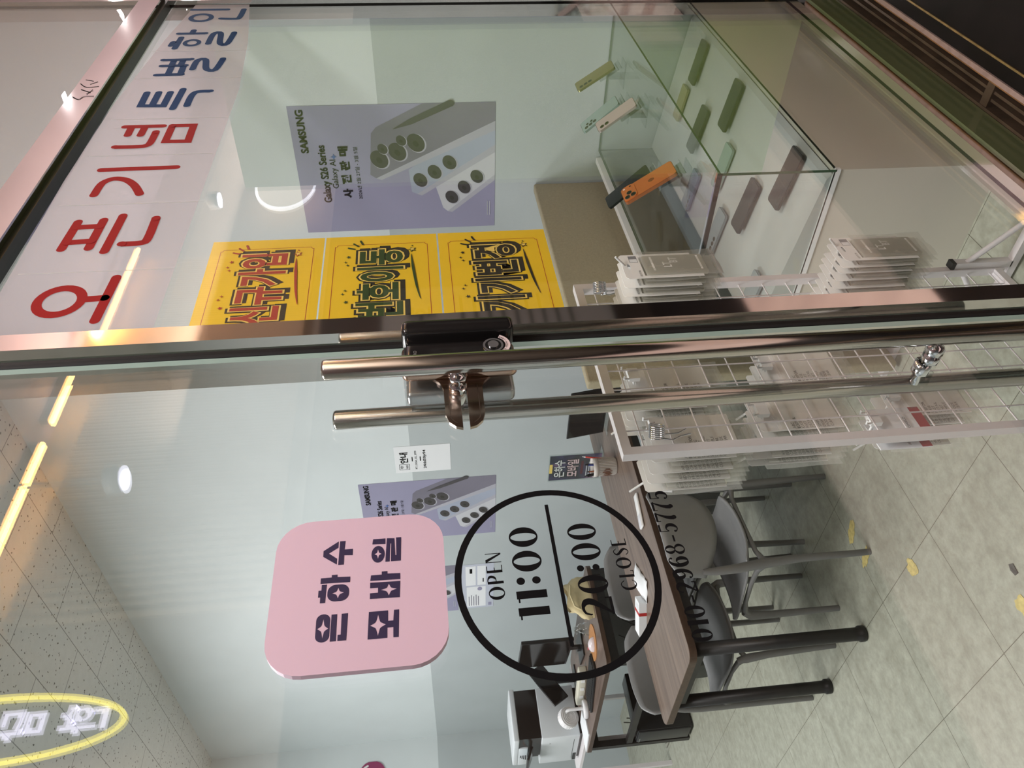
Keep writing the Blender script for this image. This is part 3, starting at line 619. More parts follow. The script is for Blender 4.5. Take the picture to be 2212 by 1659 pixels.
# three yellow notices on the fixed glass beside the post
def notice(st, z0, z1, ink, lab):
    x0, x1 = 1.209, 1.573; h = z1-z0
    f = Flat((0, 0.0, 0), (1, 0, 0), (0, 0, 1), (0, -1, 0))
    f.rect(x0, z0, x1, z1, M_YEL, 0, 0.0004)
    f.mats and None
    b = 0.022; bx0, bx1, bz0, bz1 = x0+0.030, x1-0.036, z0+b, z1-b; c = 0.006
    P = [(bx0+c, bz0), (bx1-c, bz0), (bx1-c, bz0+c*.6), (bx1, bz0+c), (bx1, bz1-c), (bx1-c, bz1-c*.6), (bx1-c, bz1), (bx0+c, bz1), (bx0, bz1-c), (bx0, bz0+c), (bx0+c, bz0)]
    f.stroke(P, 0.0013, M_PRED, 0.0006, cap=False)
    zc = (z0+z1)/2; tw, th = 0.252, 0.100; xc = 1.391
    f.text(st, xc+0.003, zc-0.063, 1, M_PBLK, 0.0008, 0.075, width=tw+0.018, height=th+0.016, align='C')
    f.text(st, xc-0.003, zc-0.055, 1, M_PBLK, 0.0008, 0.075, width=tw+0.018, height=th+0.016, align='C')
    f.text(st, xc-0.003, zc-0.052, 1, M_PYEL, 0.0012, 0.058, width=tw+0.008, height=th+0.008, align='C')
    f.text(st, xc-0.003, zc-0.048, 1, ink, 0.0016, 0.028, width=tw, height=th, align='C')
    for dx, dz, a in ((0.128, 0.060, 20), (0.139, 0.052, 45), (0.146, 0.042, 70)):
        a = math.radians(90-a); f.stroke([(xc+dx, zc+dz), (xc+dx+0.014*math.cos(a), zc+dz+0.014*math.sin(a))], 0.005, ink, 0.0012)
    def st5(x, z, r, hole=False, k=5, q=.42):
        S_ = [(x+r*(1 if i % 2 == 0 else q)*math.sin(math.pi*i/k), z+r*(1 if i % 2 == 0 else q)*math.cos(math.pi*i/k)) for i in range(2*k)]
        f.poly(S_, ink, 0.0012)
        if hole: f.poly([(x+(p[0]-x)*.6, z+(p[1]-z)*.6) for p in S_], M_PYEL, 0.0016)
    st5(xc+0.118, zc-0.069, 0.011, True); st5(xc+0.133, zc-0.069, 0.004, k=4, q=.3)
    for dx, dz in ((0.096, 0.072), (-0.07, 0.072)): st5(xc+dx, zc+dz, 0.006)
    for dx, dz in ((0.076, 0.078), (0.064, 0.073), (-0.03, 0.075), (-0.042, 0.080)): st5(xc+dx, zc+dz, 0.005, k=4, q=.3)
    f.stroke([(xc-0.07, zc-0.082, .001), (xc-0.02, zc-0.075, .005), (xc+0.05, zc-0.069, .006), (xc+0.10, zc-0.066, .001)], .004, ink, 0.0012, smooth=5)
    o = f.build('yellow_notice'); o.location = (0, 0.0095, 0); tag(o, lab, 'notice', 'yellow notices on the fixed glass'); return o
notice('신규가입', 1.8885, 2.136, M_PRED, 'topmost yellow notice on the glass, with red lettering')
notice('번호이동', 1.6345, 1.885, M_PGRN, 'middle yellow notice on the glass, with green lettering')
notice('기기변경', 1.3815, 1.631, M_PBLK, 'lowest yellow notice on the glass, with black lettering')

f = Flat((0, -0.0402, 0), (1, 0, 0), (0, 0, 1), (0, -1, 0))
for p in SCRIBBLE: f.stroke(p, 0.0028, M_INK, 0.0002, smooth=4)
o = f.build('marker_scribble'); tag(o, 'black marker scribble on the pink steel beam above the fixed glass', 'scribble')

# ------------------------------------------------------------------ posters and papers on the poster wall
M_PH1 = mat('print_violet_grey', (0.19, 0.18, 0.23), 0.5, var=.15, scale=2); M_PH2 = mat('print_blue_grey', (0.36, 0.40, 0.50), 0.5, var=.1, scale=2); M_PH3 = mat('print_white_grey', (0.55, 0.56, 0.60), 0.5, var=.05, scale=2)
M_LENS = mat('print_lens', (0.05, 0.045, 0.045), 0.4); M_SIDE = mat('print_side', (0.42, 0.42, 0.48), 0.5)
def poster(z0):
    """83 x 61 cm print of three phones; u runs to the reader's right along the wall"""
    f = Flat((-0.0008, 0, z0), (0, -1, 0), (0, 0, 1), (-1, 0, 0)); Wd, H = 0.613, 0.885
    f.rect(-Wd/2, 0, Wd/2, H, M_LAV, 0, 0.0006)
    ln = 0.0009; x = lambda u: (u-0.5)*Wd; z = lambda v: (1-v)*H
    # u,v fractions of the print, v downwards
    def pl(pts, mt, l): f.poly([(x(a), z(b)) for a, b in pts], mt, l)
    def lens(u, v, r, l): f.ell(x(u)-r*.06, z(v)-r*.10, r*1.04, r*0.84, M_SIDE, l, rot=0.6); f.ell(x(u), z(v), r*1.0, r*0.78, M_LENS, l, rot=0.6); f.ell(x(u)-r*.1, z(v), r*.35, r*.25, M_PBLK, l, rot=.6)
    pl([(.145, .748), (.175, .725), (.355, .69), (.52, .80), (.68, .999), (.44, .999)], M_PH3, ln)
    pl([(.145, .748), (.44, .999), (.395, .999), (.135, .772)], M_SIDE, ln)
    pl([(.30, .592), (.32, .565), (.50, .555), (.70, .75), (.86, .999), (.68, .999)], M_PH2, ln)
    pl([(.30, .592), (.68, .999), (.62, .999), (.285, .615)], M_SIDE, ln)
    pl([(.44, .388), (.47, .36), (.79, .383), (.835, .41), (.998, .64), (.998, .999), (.86, .999)], M_PH1, ln)
    pl([(.44, .388), (.86, .999), (.79, .999), (.425, .415)], M_SIDE, ln)
    for a, b, r in ((.59, .412, .046), (.645, .505, .046), (.71, .60, .046), (.67, .433, .026), (.73, .528, .026), (.415, .612, .037), (.477, .687, .037), (.55, .765, .037), (.265, .772, .035), (.345, .838, .035), (.43, .905, .035)): lens(a, b, r, ln)
    f.stroke([(x(.82), z(.495), .003), (x(.87), z(.58), .026), (x(.998), z(.78), .030)], .02, mat('print_pen', (0.07, 0.065, 0.07), .4), ln)
    f.text('SAMSUNG', x(.655), z(.072), 1, M_INK, ln, 0.035, width=.195, height=.034)
    f.text('Galaxy S26 Series', x(.255), z(.162), 1, M_INK, ln, 0.025, width=.280, height=.046)
    f.text('Galaxy AI', x(.37), z(.203), 1, M_INK, ln, 0.0, width=.140, height=.034)
    f.poly(star([(x(.645), z(.188)), (x(.62), z(.172)), (x(.595), z(.188)), (x(.62), z(.204))]), mat('print_blue', (0.05, .12, .35), .5), ln)
    for i, ch in enumerate('사전판매'): f.text(ch, x(.325+i*.112), z(.262), 1, M_INK, ln, 0.04, width=.046, height=.044, align='C')
    f.text('2026년 2월 27일 - 3월 5일', x(.275), z(.308), 1, M_INK, ln, 0.0, width=.255, height=.018)
    for k in range(2): f.rect(x(.10), z(.962+.012*k), x(.22), z(.959+.012*k), M_PH3, ln)
    return f
p0 = poster(0).build('phone_poster'); p0.location = (WX, 0.7255, 1.320)
G_P = 'lavender phone posters on the poster wall'
tag(p0, 'large lavender phone poster beside the yellow notices and nearest the glass case', 'poster', G_P)
dup(p0, (WX, 3.195, 1.290), label='lavender phone poster half hidden behind the pink sign', group=G_P)
dup(p0, (WX, 4.172, 1.567), label='lavender phone poster mostly hidden behind the pink sign, above the pale leaflet', group=G_P)
f = Flat((-0.0008, 0, 0), (0, -1, 0), (0, 0, 1), (-1, 0, 0))
f.rect(-4.465, 1.295, -3.875, 1.540, mat('leaflet_pale', (0.52, 0.55, 0.64), .6), 0, .0006)
for (a, b, c, d) in ((-4.445, 1.355, -4.17, 1.50), (-4.15, 1.43, -3.90, 1.505), (-4.15, 1.355, -3.90, 1.418)): f.rect(a, b, c, d, M_PAPER, .001)
f.ell(-4.20, 1.40, .025, .018, M_LAV, .0014); f.rect(-3.99, 1.455, -3.93, 1.475, M_INK, .0014); f.rect(-4.06, 1.37, -4.11, 1.378, M_INK, .0014)
f.rect(-4.44, 1.31, -4.40, 1.335, M_LAV, .001)
for k in range(5): f.rect(-4.43, 1.48-.018*k, -4.30+.02*(k % 2), 1.486-.018*k, M_PH1, .0014)
o = f.build('leaflet'); o.location = (WX, 0, 0); tag(o, 'pale blue leaflet with white panels on the wall seen inside the ring decal', 'leaflet')
f = Flat((-0.0008, 0, 0), (0, -1, 0), (0, 0, 1), (-1, 0, 0))
f.rect(-2.803, 1.580, -2.560, 1.926, M_PAPER, 0, .0006)
f.stroke([(-2.775, 1.838), (-2.775, 1.90), (-2.725, 1.90), (-2.725, 1.838), (-2.775, 1.838)], .003, M_INK, .001)
for r_ in (.008, .014, .020): f.stroke([(-2.75+r_*math.cos(math.radians(a)), 1.872+r_*math.sin(math.radians(a))) for a in range(45, 136, 15)], .003, M_INK, .001)
f.text('WiFi', -2.75, 1.845, 1, M_INK, .001, .01, width=.036, height=.014, align='C')
f.text('안내', -2.715, 1.843, 1, M_INK, .001, .03, width=.10, height=.052)
f.text('KT_GIGA_5G_3F99', -2.775, 1.788, 1, M_INK, .001, .01, width=.17, height=.014)
f.text('24dd59jg94', -2.772, 1.728, 1, M_INK, .001, .02, width=.172, height=.023)
for zz in (1.815, 1.765): f.rect(-2.70, zz, -2.66, zz+.006, M_INK, .001)
o = f.build('wifi_notice'); o.location = (WX, 0, 0); tag(o, 'small white paper with wireless network details on the wall', 'notice')
# magenta sign on the back wall
f = Flat((0, 0, 0), (1, 0, 0), (0, 0, 1), (0, -1, 0)); f.poly([(0.085*math.cos(math.radians(a))*(1.0 if a % 60 else .94), 0.115*math.sin(math.radians(a))) for a in range(0, 360, 20)], mat('magenta_sign', (0.27, 0.03, 0.11), .45), 0, .012)
f.stroke([(.03, .075), (.045, .045)], .018, M_WHITE, .0125)
o = f.build('magenta_sign'); o.location = (3.005, BY-0.001, 2.445); tag(o, 'small magenta sign on the back wall near the lower picture edge', 'sign')

# ------------------------------------------------------------------ glass display case with phones
CX0, CX1, CY0, CY1, CZT, SILL = 1.885, 3.265, 0.048, 0.660, 0.845, 0.500
cs = empty('display_case', (2.575, 0.354, 0)); ox, oy = 2.575, 0.354
def cb(m, a, b, mt): return m.box((a[0]-ox, a[1]-oy, a[2]), (b[0]-ox, b[1]-oy, b[2]), mt)
cb(cb(MB(), (CX0+.004, CY0+.003, 0), (CX1, CY1, SILL-.012), M_BASE), (CX0+.002, CY0+.001, SILL-.012), (CX1, CY0+.02, SILL), M_BASE).build('base', cs)
m = MB(); cb(m, (CX0, CY0, SILL-.012), (CX0+.012, CY1, SILL+.003), M_WHITE); cb(m, (CX0, CY1-.012, SILL-.012), (CX1, CY1, SILL+.003), M_WHITE); m.build('white_sill', cs)
def gp(nm, a, b, thin):
    glassbox(MB(), (a[0]-ox, a[1]-oy, a[2]), (b[0]-ox, b[1]-oy, b[2]), M_CGLASS, M_EDGE, thin).build(nm, cs)
gp('front_glass', (CX0, CY0, SILL), (CX1, CY0+.007, CZT-.007), 1)
gp('side_glass', (CX0, CY0+.008, SILL+.003), (CX0+.007, CY1-.008, CZT-.007), 0)
gp('rear_glass', (CX0, CY1-.007, SILL+.003), (CX1, CY1, CZT-.007), 1)
gp('top_glass', (CX0, CY0, CZT-.0065), (CX1, CY1, CZT), 2)
m = MB(); T = m.T = Matrix.Identity(4)
bz = lambda y: .515+.148*(y-.085)
vs = [(x-ox, y-oy, z) for x in (CX0+.012, CX1-.004) for (y, z) in ((.068, .503), (.085, .515), (.645, bz(.645)), (.645, .503))]
m.add(vs, [(0, 4, 5, 1), (1, 5, 6, 2), (2, 6, 7, 3), (0, 3, 7, 4), (0, 1, 2, 3), (4, 7, 6, 5)], M_BOARD); m.build('sloped_board', cs)
m = MB(); cb(m, (CX0, .692, 0), (CX1, .716, .853), M_WHITE); m.build('rear_panel', cs)
m = MB(); cb(m, (CX0-.004, CY0, CZT-.011), (CX0-.0005, CY1, CZT+.002), M_BLACKG); cb(m, (CX0-.0005, CY0, CZT+.0005), (CX0+.010, CY1, CZT+.003), M_CHROME); m.build('edge_trim', cs)
tag(cs, 'glass display case with a white base standing against the poster wall', 'display case')
def phone(name, label, base, ln, lean, color, wd=0.074, th=0.008, cams='three', metal=0.3, side=None, rz=0.0, group=None, rough=0.25):
    r = empty(name, base, rz); a = math.radians(lean)
    U, V = Vector((1, 0, 0)), Vector((0, math.cos(a), math.sin(a))); N = Vector((0, -math.sin(a), math.cos(a)))
    # N points up and to the front: the visible back of the phone
    if lean > 30: N = Vector((0, -math.sin(a), math.cos(a)))
    mt = mat('phone_'+label[:28].replace(' ', '_'), color, rough, metal); ms = mat('phoneside_'+label[:28].replace(' ', '_'), side or tuple(c*.8 for c in color), .2, .7)
    f = Flat(N*0.0005, U, V, N)
    f.poly(rrect(-wd/2, 0, wd/2, ln, .011), ms, 0, th); f.poly(rrect(-wd/2+.0018, .0018, wd/2-.0018, ln-.0018, .0095), mt, th, .0006)
    f.build('phone_body', r)
    K_ = []
    def NK():
        K_.append(Flat(N*(th+.0011), U, V, N)); return K_[-1]
    ML = mat('lens_glass', (.006, .008, .006), .08); MR = mat('lens_rim', (.35, .35, .33), .25, .8)
    x0 = -wd/2+.018
    if cams in ('three', 'two', 'ultra'):
        for i in range(2 if cams == 'two' else 3):
            y = ln-.020-.0195*i; k = NK(); k.ell(x0, y, .0085, .0085, MR, 0, 0, .0015); k.ell(x0, y, .0073, .0073, ML, .0016)
            if cams == 'ultra' and i < 2: k = NK(); k.ell(x0+.019, y-.008, .0055, .0055, ML, .0002, 0, .001)
    elif cams == 'pro':
        k = NK(); k.poly(rrect(-wd/2+.003, ln-.047, wd/2-.003, ln-.003, .014), mt, 0, .003)
        for (dx, dy) in ((.016, .014), (.016, .034), (.034, .024)):
            k.ell(-wd/2+dx, ln-dy, .0088, .0088, MR, .003, 0, .0012); k.ell(-wd/2+dx, ln-dy, .0078, .0078, ML, .0044)
        k.ell(wd/2-.013, ln-.013, .0035, .0035, M_WHITE, .0032); k.ell(wd/2-.013, ln-.034, .003, .003, ML, .0032)
        k = NK(); k.ell(0, ln*.44, .0085, .010, ms, .0002)
    elif cams == 'flat':
        for i in range(3): k = NK(); k.ell(x0, ln-.020-.0195*i, .0075, .0075, mat('lens_dim', (.03, .028, .03), .2), .0001)
    for i, k in enumerate(K_): k.build(('camera_island', 'logo')[i] if cams == 'pro' else 'camera_lens', r)
    tag(r, label, 'phone', group); return r
GT, GI = 'phones standing on top of the display case', 'phones lying inside the display case'
phone('smartphone', 'olive gold folding phone standing farthest back on the glass case', (3.007, .174, .885), .166, 56.4, (.30, .28, .14), .078, cams='three', group=GT, metal=.2)
phone('smartphone', 'pale blue phone standing behind the pink phone on the glass case', (2.879, .262, .885), .172, 48, (.38, .50, .50), .078, cams='ultra', group=GT, metal=.1)
phone('smartphone', 'pale pink phone standing on the glass case', (2.641, .168, .885), .160, 52.6, (.62, .52, .52), .072, cams='two', group=GT, metal=.1)
phone('smartphone', 'dark green-black phone standing behind the orange phone on the glass case', (2.364, .288, .885), .180, 46, (.022, .028, .024), .074, cams='', group=GT)
phone('smartphone', 'orange phone with three lenses standing on the glass case corner', (2.119, .154, .885), .178, 56.0, (.62, .20, .055), .077, th=.011, cams='pro', metal=.25, side=(.48, .17, .07), group=GT)
def stand(x, y, lean, lab):
    s_ = empty('phone_stand', (x, y, CZT)); a = math.radians(lean); m = MB()
    m.box((-.036, -.030, .0003), (.036, .070, .0025), M_ACRYL)
    M = Matrix.Translation((0, -.006, .030)) @ Matrix.Rotation(a, 4, 'X'); m.box((-.034, -.004, -.0042), (.034, .080, -.0020), M_ACRYL, M)
    m.box((-.034, -.016, -.002), (.034, .001, 0.0002), M_ACRYL, M); m.box((-.034, -.0165, -.002), (.034, -.0145, .012), M_ACRYL, M)
    m.box((-.034, .030, .0025), (.034, .032, .060), M_ACRYL); m.build('clear_stand', s_)
    tag(s_, lab, 'phone stand', 'clear stands on the display case')
for x, y, l, lab in ((3.007, .174, 56.4, 'clear stand holding the olive gold phone'), (2.879, .262, 48, 'clear stand holding the pale blue phone'), (2.641, .168, 52.6, 'clear stand holding the pale pink phone'), (2.364, .288, 46, 'clear stand holding the dark phone behind the orange one'), (2.119, .154, 56, 'clear stand holding the orange phone')):
    stand(x, y+.010, l, lab)
DK = (.035, .034, .036)
phone('smartphone', 'dark phone lying nearest the poster wall inside the case, front row', (3.012, .091, .526), .164, 9.5, DK, .076, cams='flat', metal=.1, group=GI)
phone('smartphone', 'dark phone lying second from the poster wall inside the case, front row', (2.606, .086, .526), .176, 9.8, DK, .078, cams='flat', metal=.1, group=GI)
phone('smartphone', 'dark phone half hidden behind the top edge of the case glass, second row', (2.804, .265, .552), .178, 11, DK, .076, cams='flat', metal=.1, group=GI)
phone('smartphone', 'pale blue-green phone lying behind the corner edge of the case', (2.501, .274, .552), .168, 8.5, (.40, .50, .47), .076, cams='', metal=.1, group=GI)
phone('smartphone', 'largest dark phone lying behind the front edge of the case near its corner', (2.070, .081, .524), .188, 10.5, (.045, .040, .042), .080, cams='flat', metal=.1, group=GI)
phone('smartphone', 'dark grey phone lying behind the side glass of the case', (2.234, .272, .552), .182, 10.5, (.038, .038, .043), .078, cams='flat', metal=.1, group=GI)
phone('smartphone', 'slate blue phone lying at the back of the case below the orange phone', (2.687, .470, .581), .160, 8.6, (.13, .18, .27), .076, cams='flat', metal=.1, group=GI)
phone('smartphone', 'silver blue phone with three dark lenses lying at the back of the case', (2.369, .460, .580), .164, 8.6, (.36, .40, .45), .076, cams='three', metal=.1, group=GI)
phone('smartphone', 'pale silver phone lying at the near end of the case by the packets', (1.985, .470, .581), .150, 8.6, (.42, .46, .50), .076, cams='', metal=.1, group=GI)
phone('smartphone', 'small pale gold phone lying deep in the case near the poster wall', (3.06, .285, .553), .140, 8.8, (.40, .36, .20), .072, cams='', metal=.1, group=GI)
# felt screen behind the case
fs = empty('felt_screen', (2.58, .835, 0))
MB().rbox((-.685, -.021, .02), (.685, .021, 1.138), .008, M_FELT).build('felt_panel', fs)
for x in (-.62, .62): MB().box((x-.02, -.09, 0), (x+.02, .09, .02), M_WHITEM).build('foot', fs)
tag(fs, 'olive beige felt screen standing behind the glass case', 'screen')

# ------------------------------------------------------------------ white grid rack with hanging packets
RX0, RX1, RY, RZT = 1.054, 1.664, 0.25, 1.275
rk = empty('grid_rack', (1.359, RY, 0)); q = 0.0105
def rb(m, a, b, mt=M_WHITEM): return m.box((a[0]-1.359, a[1]-RY, a[2]), (b[0]-1.359, b[1]-RY, b[2]), mt)
m = MB(); rb(m, (RX0, RY-q, .05), (RX0+2*q, RY+q, RZT)); m.build('post', rk)
m = MB(); rb(m, (RX1-2*q, RY-q, .05), (RX1, RY+q, RZT)); m.build('post', rk)
m = MB(); rb(m, (RX0+2*q, RY-q, RZT-2*q), (RX1-2*q, RY+q, RZT)); m.build('top_bar', rk)
m = MB(); rb(m, (RX0+2*q, RY-q, .06), (RX1-2*q, RY+q, .06+2*q)); m.build('bottom_bar', rk)
m = MB()
for i in range(1, 9):
    x = RX0+.0105+i*.0655; m.tube([(x-1.359, 0, .07), (x-1.359, 0, RZT-.01)], .0019, M_WHITEM, 6, caps=False)
for i in range(18):
    z = RZT-.053-.0665*i; m.tube([(RX0+.015-1.359, .003, z), (RX1-.015-1.359, .003, z)], .0019, M_WHITEM, 6, caps=False)
m.build('wire_mesh', rk)
for xs in (RX0+.012, RX1-.004):
    l = MB(); x = xs-1.359
    l.box((x-.011, -.030, .03), (x+.011, -.0115, .20), M_WHITEM); l.box((x-.012, -.031, .20), (x+.012, -.011, .212), M_BLACK)
    l.box((x-.011, -.19, .012), (x+.011, .19, .034), M_WHITEM)
    for sg in (-1, 1): l.tube([(x, sg*.012-.01, .165), (x, sg*.17, .03)], .008, M_WHITEM, 8)
    l.build('foot', rk)
tag(rk, 'white wire grid rack standing inside the glass behind the door handles', 'rack')
def hook(x, z, y1, lab, up_=.03):
    h = empty('hook', (x, RY, z)); s_ = 1 if y1 > RY else -1; d = abs(y1-RY)
    MB().tube([(0, s_*.012, 0), (0, s_*.03, -.004), (0, s_*(d-.045), -.004), (0, s_*(d-.03), 0.0), (0, s_*d, up_)], .0028, M_WHITE, 8).build('hook_wire', h)
    m = MB(); m.box((-.018, s_*.003, -.012), (.018, s_*.014, .014), M_WHITE)
    for e in (-1, 1): m.tube([(e*.016, s_*.006, .012), (e*.016, s_*.006, .026), (e*.016, -s_*.005, .026)], .0025, M_WHITE, 6)
    m.build('hook_clip', h)
    tag(h, lab, 'hook', 'white hooks on the grid rack')
def packet_proto(back=False):
    r = empty('phone_case_packet', (0, 0, -5)); y = -1 if not back else 1
    c = Flat((0, 0, 0), (1, 0, 0), (0, 0, 1), (0, -1, 0)); n = 14
    hole = [(.012*math.cos(2*math.pi*i/n), .004*math.sin(2*math.pi*i/n)) for i in range(n)]
    c.poly([[(-.050, -.030), (.050, -.030), (.050, .010), (.044, .016), (-.044, .016), (-.050, .010)], hole], M_CARD, 0, .0008)
    c.poly([(-.050, -.17), (-.040, -.17), (-.040, -.030), (-.050, -.030)], M_CARD, 0, .0006)
    c.poly([(.040, -.16), (.050, -.16), (.050, -.030), (.040, -.030)], M_CARD, 0, .0006)
    if back:
        c.poly([(-.050, -.178), (.050, -.178), (.050, -.026), (-.050, -.026)], M_CARD, 0, .0012)
        for i, tx in enumerate(('ABC', 'EDITOR', 'CASE', 'FAST', 'DETAIL', 'UNIT', 'SIMPLE', 'DUAL', 'MODE', 'CLEAR')): c.text(tx, -.045, -.066-.0100*i, .0100, M_PBLK, .0015, .02 if i == 1 else 0)
    else:
        c.rect(.016, -.026, .044, -.006, mat('barcode_grey', (.25, .25, .26), .6), .0009); c.rect(.017, -.025, .030, -.007, M_PAPER, .0011)
        c.text('EDITOR', -.042, -.024, .007, M_PBLK, .0009)
    c.build('header_card', r)
    b = Flat((0, -.0068, 0), (1, 0, 0), (0, 0, 1), (0, -1, 0))
    if back: b.rbox((-.038, .0010, -.185), (.038, .0125, -.036), .005, M_CASE, seg=2)
    else: b.rbox((-.038, -.0065, -.185), (.038, .0062, -.036), .005, M_CASE, seg=2)
    if not back:
        MT = mat('case_print_white', (.82, .80, .76), .5)
        b.text('LT', -.006, -.100, 1, MT, .0002, .02, width=.022, height=.020, align='C'); b.text('BT', .012, -.118, 1, MT, .0002, .02, width=.022, height=.020, align='C')
        b.rect(-.030, -.058, .028, -.053, MT, .0002); b.rect(-.030, -.172, .028, -.167, MT, .0002)
    b.build('phone_case', r)
    b = MB(); b.grid(lambda u, v: (-.051+.102*u, -.0078-.002*math.sin(u*9+v*5), -.030-.185*v), 5, 6, M_PACK); b.grid(lambda u, v: (-.051+.102*u, (.0136 if back else .0076)+.002*math.sin(u*7+v*6), -.030-.190*v), 5, 6, M_PACK)
    b.build('plastic_sleeve', r); return r
PF, PB = packet_proto(), packet_proto(True)
used = set()
def stack(proto, x, z, ya, yb, n, where, front_lab, group, dz=0.0):
    for i in range(n):
        y = ya+(yb-ya)*i/max(1, n-1); rz = random.uniform(-.06, .06)
        lab = front_lab if i == 0 else 'clear phone case packet behind the front one '+where
        o = proto if proto.name not in used else None
        if o is None: o = dup(proto, (x+random.uniform(-.004, .004), y, z-dz*i), rz, lab, group)
        else:
            used.add(proto.name); o.location = (x, y, z); o.rotation_euler = (0, 0, rz); tag(o, lab, 'phone case packet', group)
        if i == 0: o.rotation_euler = (0, 0, .02)
hook(1.497, 1.190, .045, 'white hook at the upper right of the rack, facing the glass')
stack(PF, 1.490, 1.186, .070, .215, 7, 'on the upper right hook of the rack', 'frontmost clear phone case packet on the upper right hook', 'packets on the upper right hook')
hook(1.512, .660, .030, 'white hook at the lower right of the rack, facing the glass')
stack(PF, 1.500, .655, .052, .218, 9, 'on the lower right hook of the rack', 'frontmost clear phone case packet on the lower right hook', 'packets on the lower right hook')
hook(1.150, 1.178, .485, 'white hook with a bent tip sticking out past the left rack post')
stack(PB, 1.150, 1.172, .430, .292, 5, 'on the hook past the left rack post', 'outermost white-backed packet on the hook past the left rack post', 'packets on the upper left hook')
hook(1.318, 1.190, .46, 'white hook at the upper middle of the rack, seen between the two door bars')
stack(PB, 1.318, 1.186, .415, .282, 6, 'on the upper middle hook', 'outermost packet on the upper middle hook seen between the door bars', 'packets on the upper middle hook')
hook(1.175, .925, .45, 'white hook at mid height on the left of the rack')
stack(PB, 1.178, .920, .400, .282, 5, 'on the mid left hook', 'outermost packet on the mid left hook beside the inner door bar', 'packets on the mid left hook')
hook(1.330, .860, .45, 'white hook at mid height between the two door bars')
stack(PB, 1.332, .855, .410, .282, 5, 'on the middle hook between the door bars', 'outermost packet on the middle hook between the door bars', 'packets on the middle hook')
hook(1.200, .600, .45, 'white hook low on the left of the rack')
stack(PB, 1.200, .595, .400, .282, 4, 'on the low left hook', 'outermost packet on the low left hook near the red-edged cards', 'packets on the low left hook')
# glass-protector cards with a red foot
def redcard():
    r = empty('screen_protector_card', (0, 0, -5)); f = Flat((0, 0, 0), (1, 0, 0), (0, 0, 1), (0, -1, 0))
    f.poly([(-.042, -.125), (.042, -.125), (.042, 0), (-.042, 0)], M_PAPER, 0, .003); f.rect(-.042, -.125, .042, -.100, mat('card_red', (.36, .03, .04), .5), .0032); f.text('AIRSHIELD', -.034, -.078, .010, M_PBLK, .0034)
    f.build('card', r); return r
rc = redcard()
for i, (x, y, z) in enumerate(((1.128, .278, .672), (1.124, .296, .670), (1.118, .314, .668))):
    lab = ('white card with a red foot hanging on the rack, nearest the glass', 'white card with a red foot hanging on the rack, middle one of three', 'white card with a red foot hanging on the rack, farthest from the glass')[i]
    o = rc if i == 0 else dup(rc, (x, y, z), 0.03*i, lab)
    o.location = (x, y, z); tag(o, lab, 'card', 'red-footed cards on the rack')
hook(1.126, .680, .345, 'short white hook holding the red-footed cards', .012)
# coiled wires
def coil(x, y, z, lab, ax):
    m = MB(); P = []
    for k in range(150):
        a = k/150*2*math.pi*7; P.append((.016*math.cos(a), .030*(k/150)-.015, .016*math.sin(a)))
    m.tube(P, .0017, M_CHROME, 6)
    for s_ in (1, -1): m.tube([(.012*s_, .012, -.006), (.020*s_, .014, -.030), (.010*s_, .010, -.050), (.016*s_, .004, -.070)], .0017, M_CHROME, 6)
    o = m.build('coiled_wire'); o.location = (x, y, z); o.rotation_euler = (0, 0, ax); tag(o, lab, 'wire')
coil(1.098, .222, 1.195, 'coil of silver wire hanging on the left rack post', .5)
coil(1.618, .222, 1.215, 'coil of silver wire hanging in the upper right rack corner', .9)

# ------------------------------------------------------------------ walnut table and the things on it
TX0, TX1, TY0, TY1, TZ = 1.372, 3.20, 1.802, 2.436, 0.742
tb = empty('table', (2.28, 2.12, 0))
f = Flat((0, 0, TZ-.030), (1, 0, 0), (0, 1, 0), (0, 0, 1))
P = rrect(TX0-2.28, TY0-2.12, TX1-2.28, TY1-2.12, .05)
f.poly(P, M_WALNUTD, 0, .028); f.poly([(a*.9988, b*.9975) for a, b in P], M_WALNUT, .028, .002); f.build('table_top', tb)
for x in (1.426, 3.10):
    for y in (1.852, 2.305):
        MB().lathe([(0, .002), (.030, .002), (.032, .006), (.032, .024), (.0265, .028), (.0265, .06), (.0275, TZ-.031), (0, TZ-.031)], M_BLKMET, 24, Matrix.Translation((x-2.28, y-2.12, 0))).build('leg', tb)
for (a, b) in (((1.426, 1.832), (3.10, 1.872)), ((1.426, 2.285), (3.10, 2.325)), ((1.406, 1.872), (1.446, 2.285)), ((3.08, 1.872), (3.12, 2.285))):
    MB().box((a[0]-2.28, a[1]-2.12, TZ-.075), (b[0]-2.28, b[1]-2.12, TZ-.0305), M_BLKMET).build('frame_rail', tb)
tag(tb, 'walnut topped table with round black legs in front of the grey chairs', 'table')
# menu stand with a galaxy card
st_ = empty('card_stand', (2.815, 2.335, TZ))
MB().box((-.035, -.110, 0), (.055, .110, .004), M_ACRYL).box((-.004, -.110, .004), (-.001, .110, .305), M_ACRYL).box((.003, -.110, .004), (.006, .110, .305), M_ACRYL).build('acrylic_holder', st_)
def starmat():
    m, nt, b = nodes('galaxy_print'); tc = nt.nodes.new('ShaderNodeTexCoord'); n = nt.nodes.new('ShaderNodeTexNoise'); n.inputs['Scale'].default_value = 9; n.inputs['Detail'].default_value = 6
    nt.links.new(tc.outputs['Object'], n.inputs['Vector']); r = nt.nodes.new('ShaderNodeValToRGB')
    e = r.color_ramp.elements; e[0].position = .38; e[0].color = (.012, .012, .03, 1); e[1].position = .68; e[1].color = (.34, .17, .30, 1); x = e.new(.52); x.color = (.045, .03, .11, 1)
    nt.links.new(n.outputs['Fac'], r.inputs['Fac']); nt.links.new(r.outputs['Color'], b.inputs['Base Color']); b.inputs['Roughness'].default_value = .4; return m
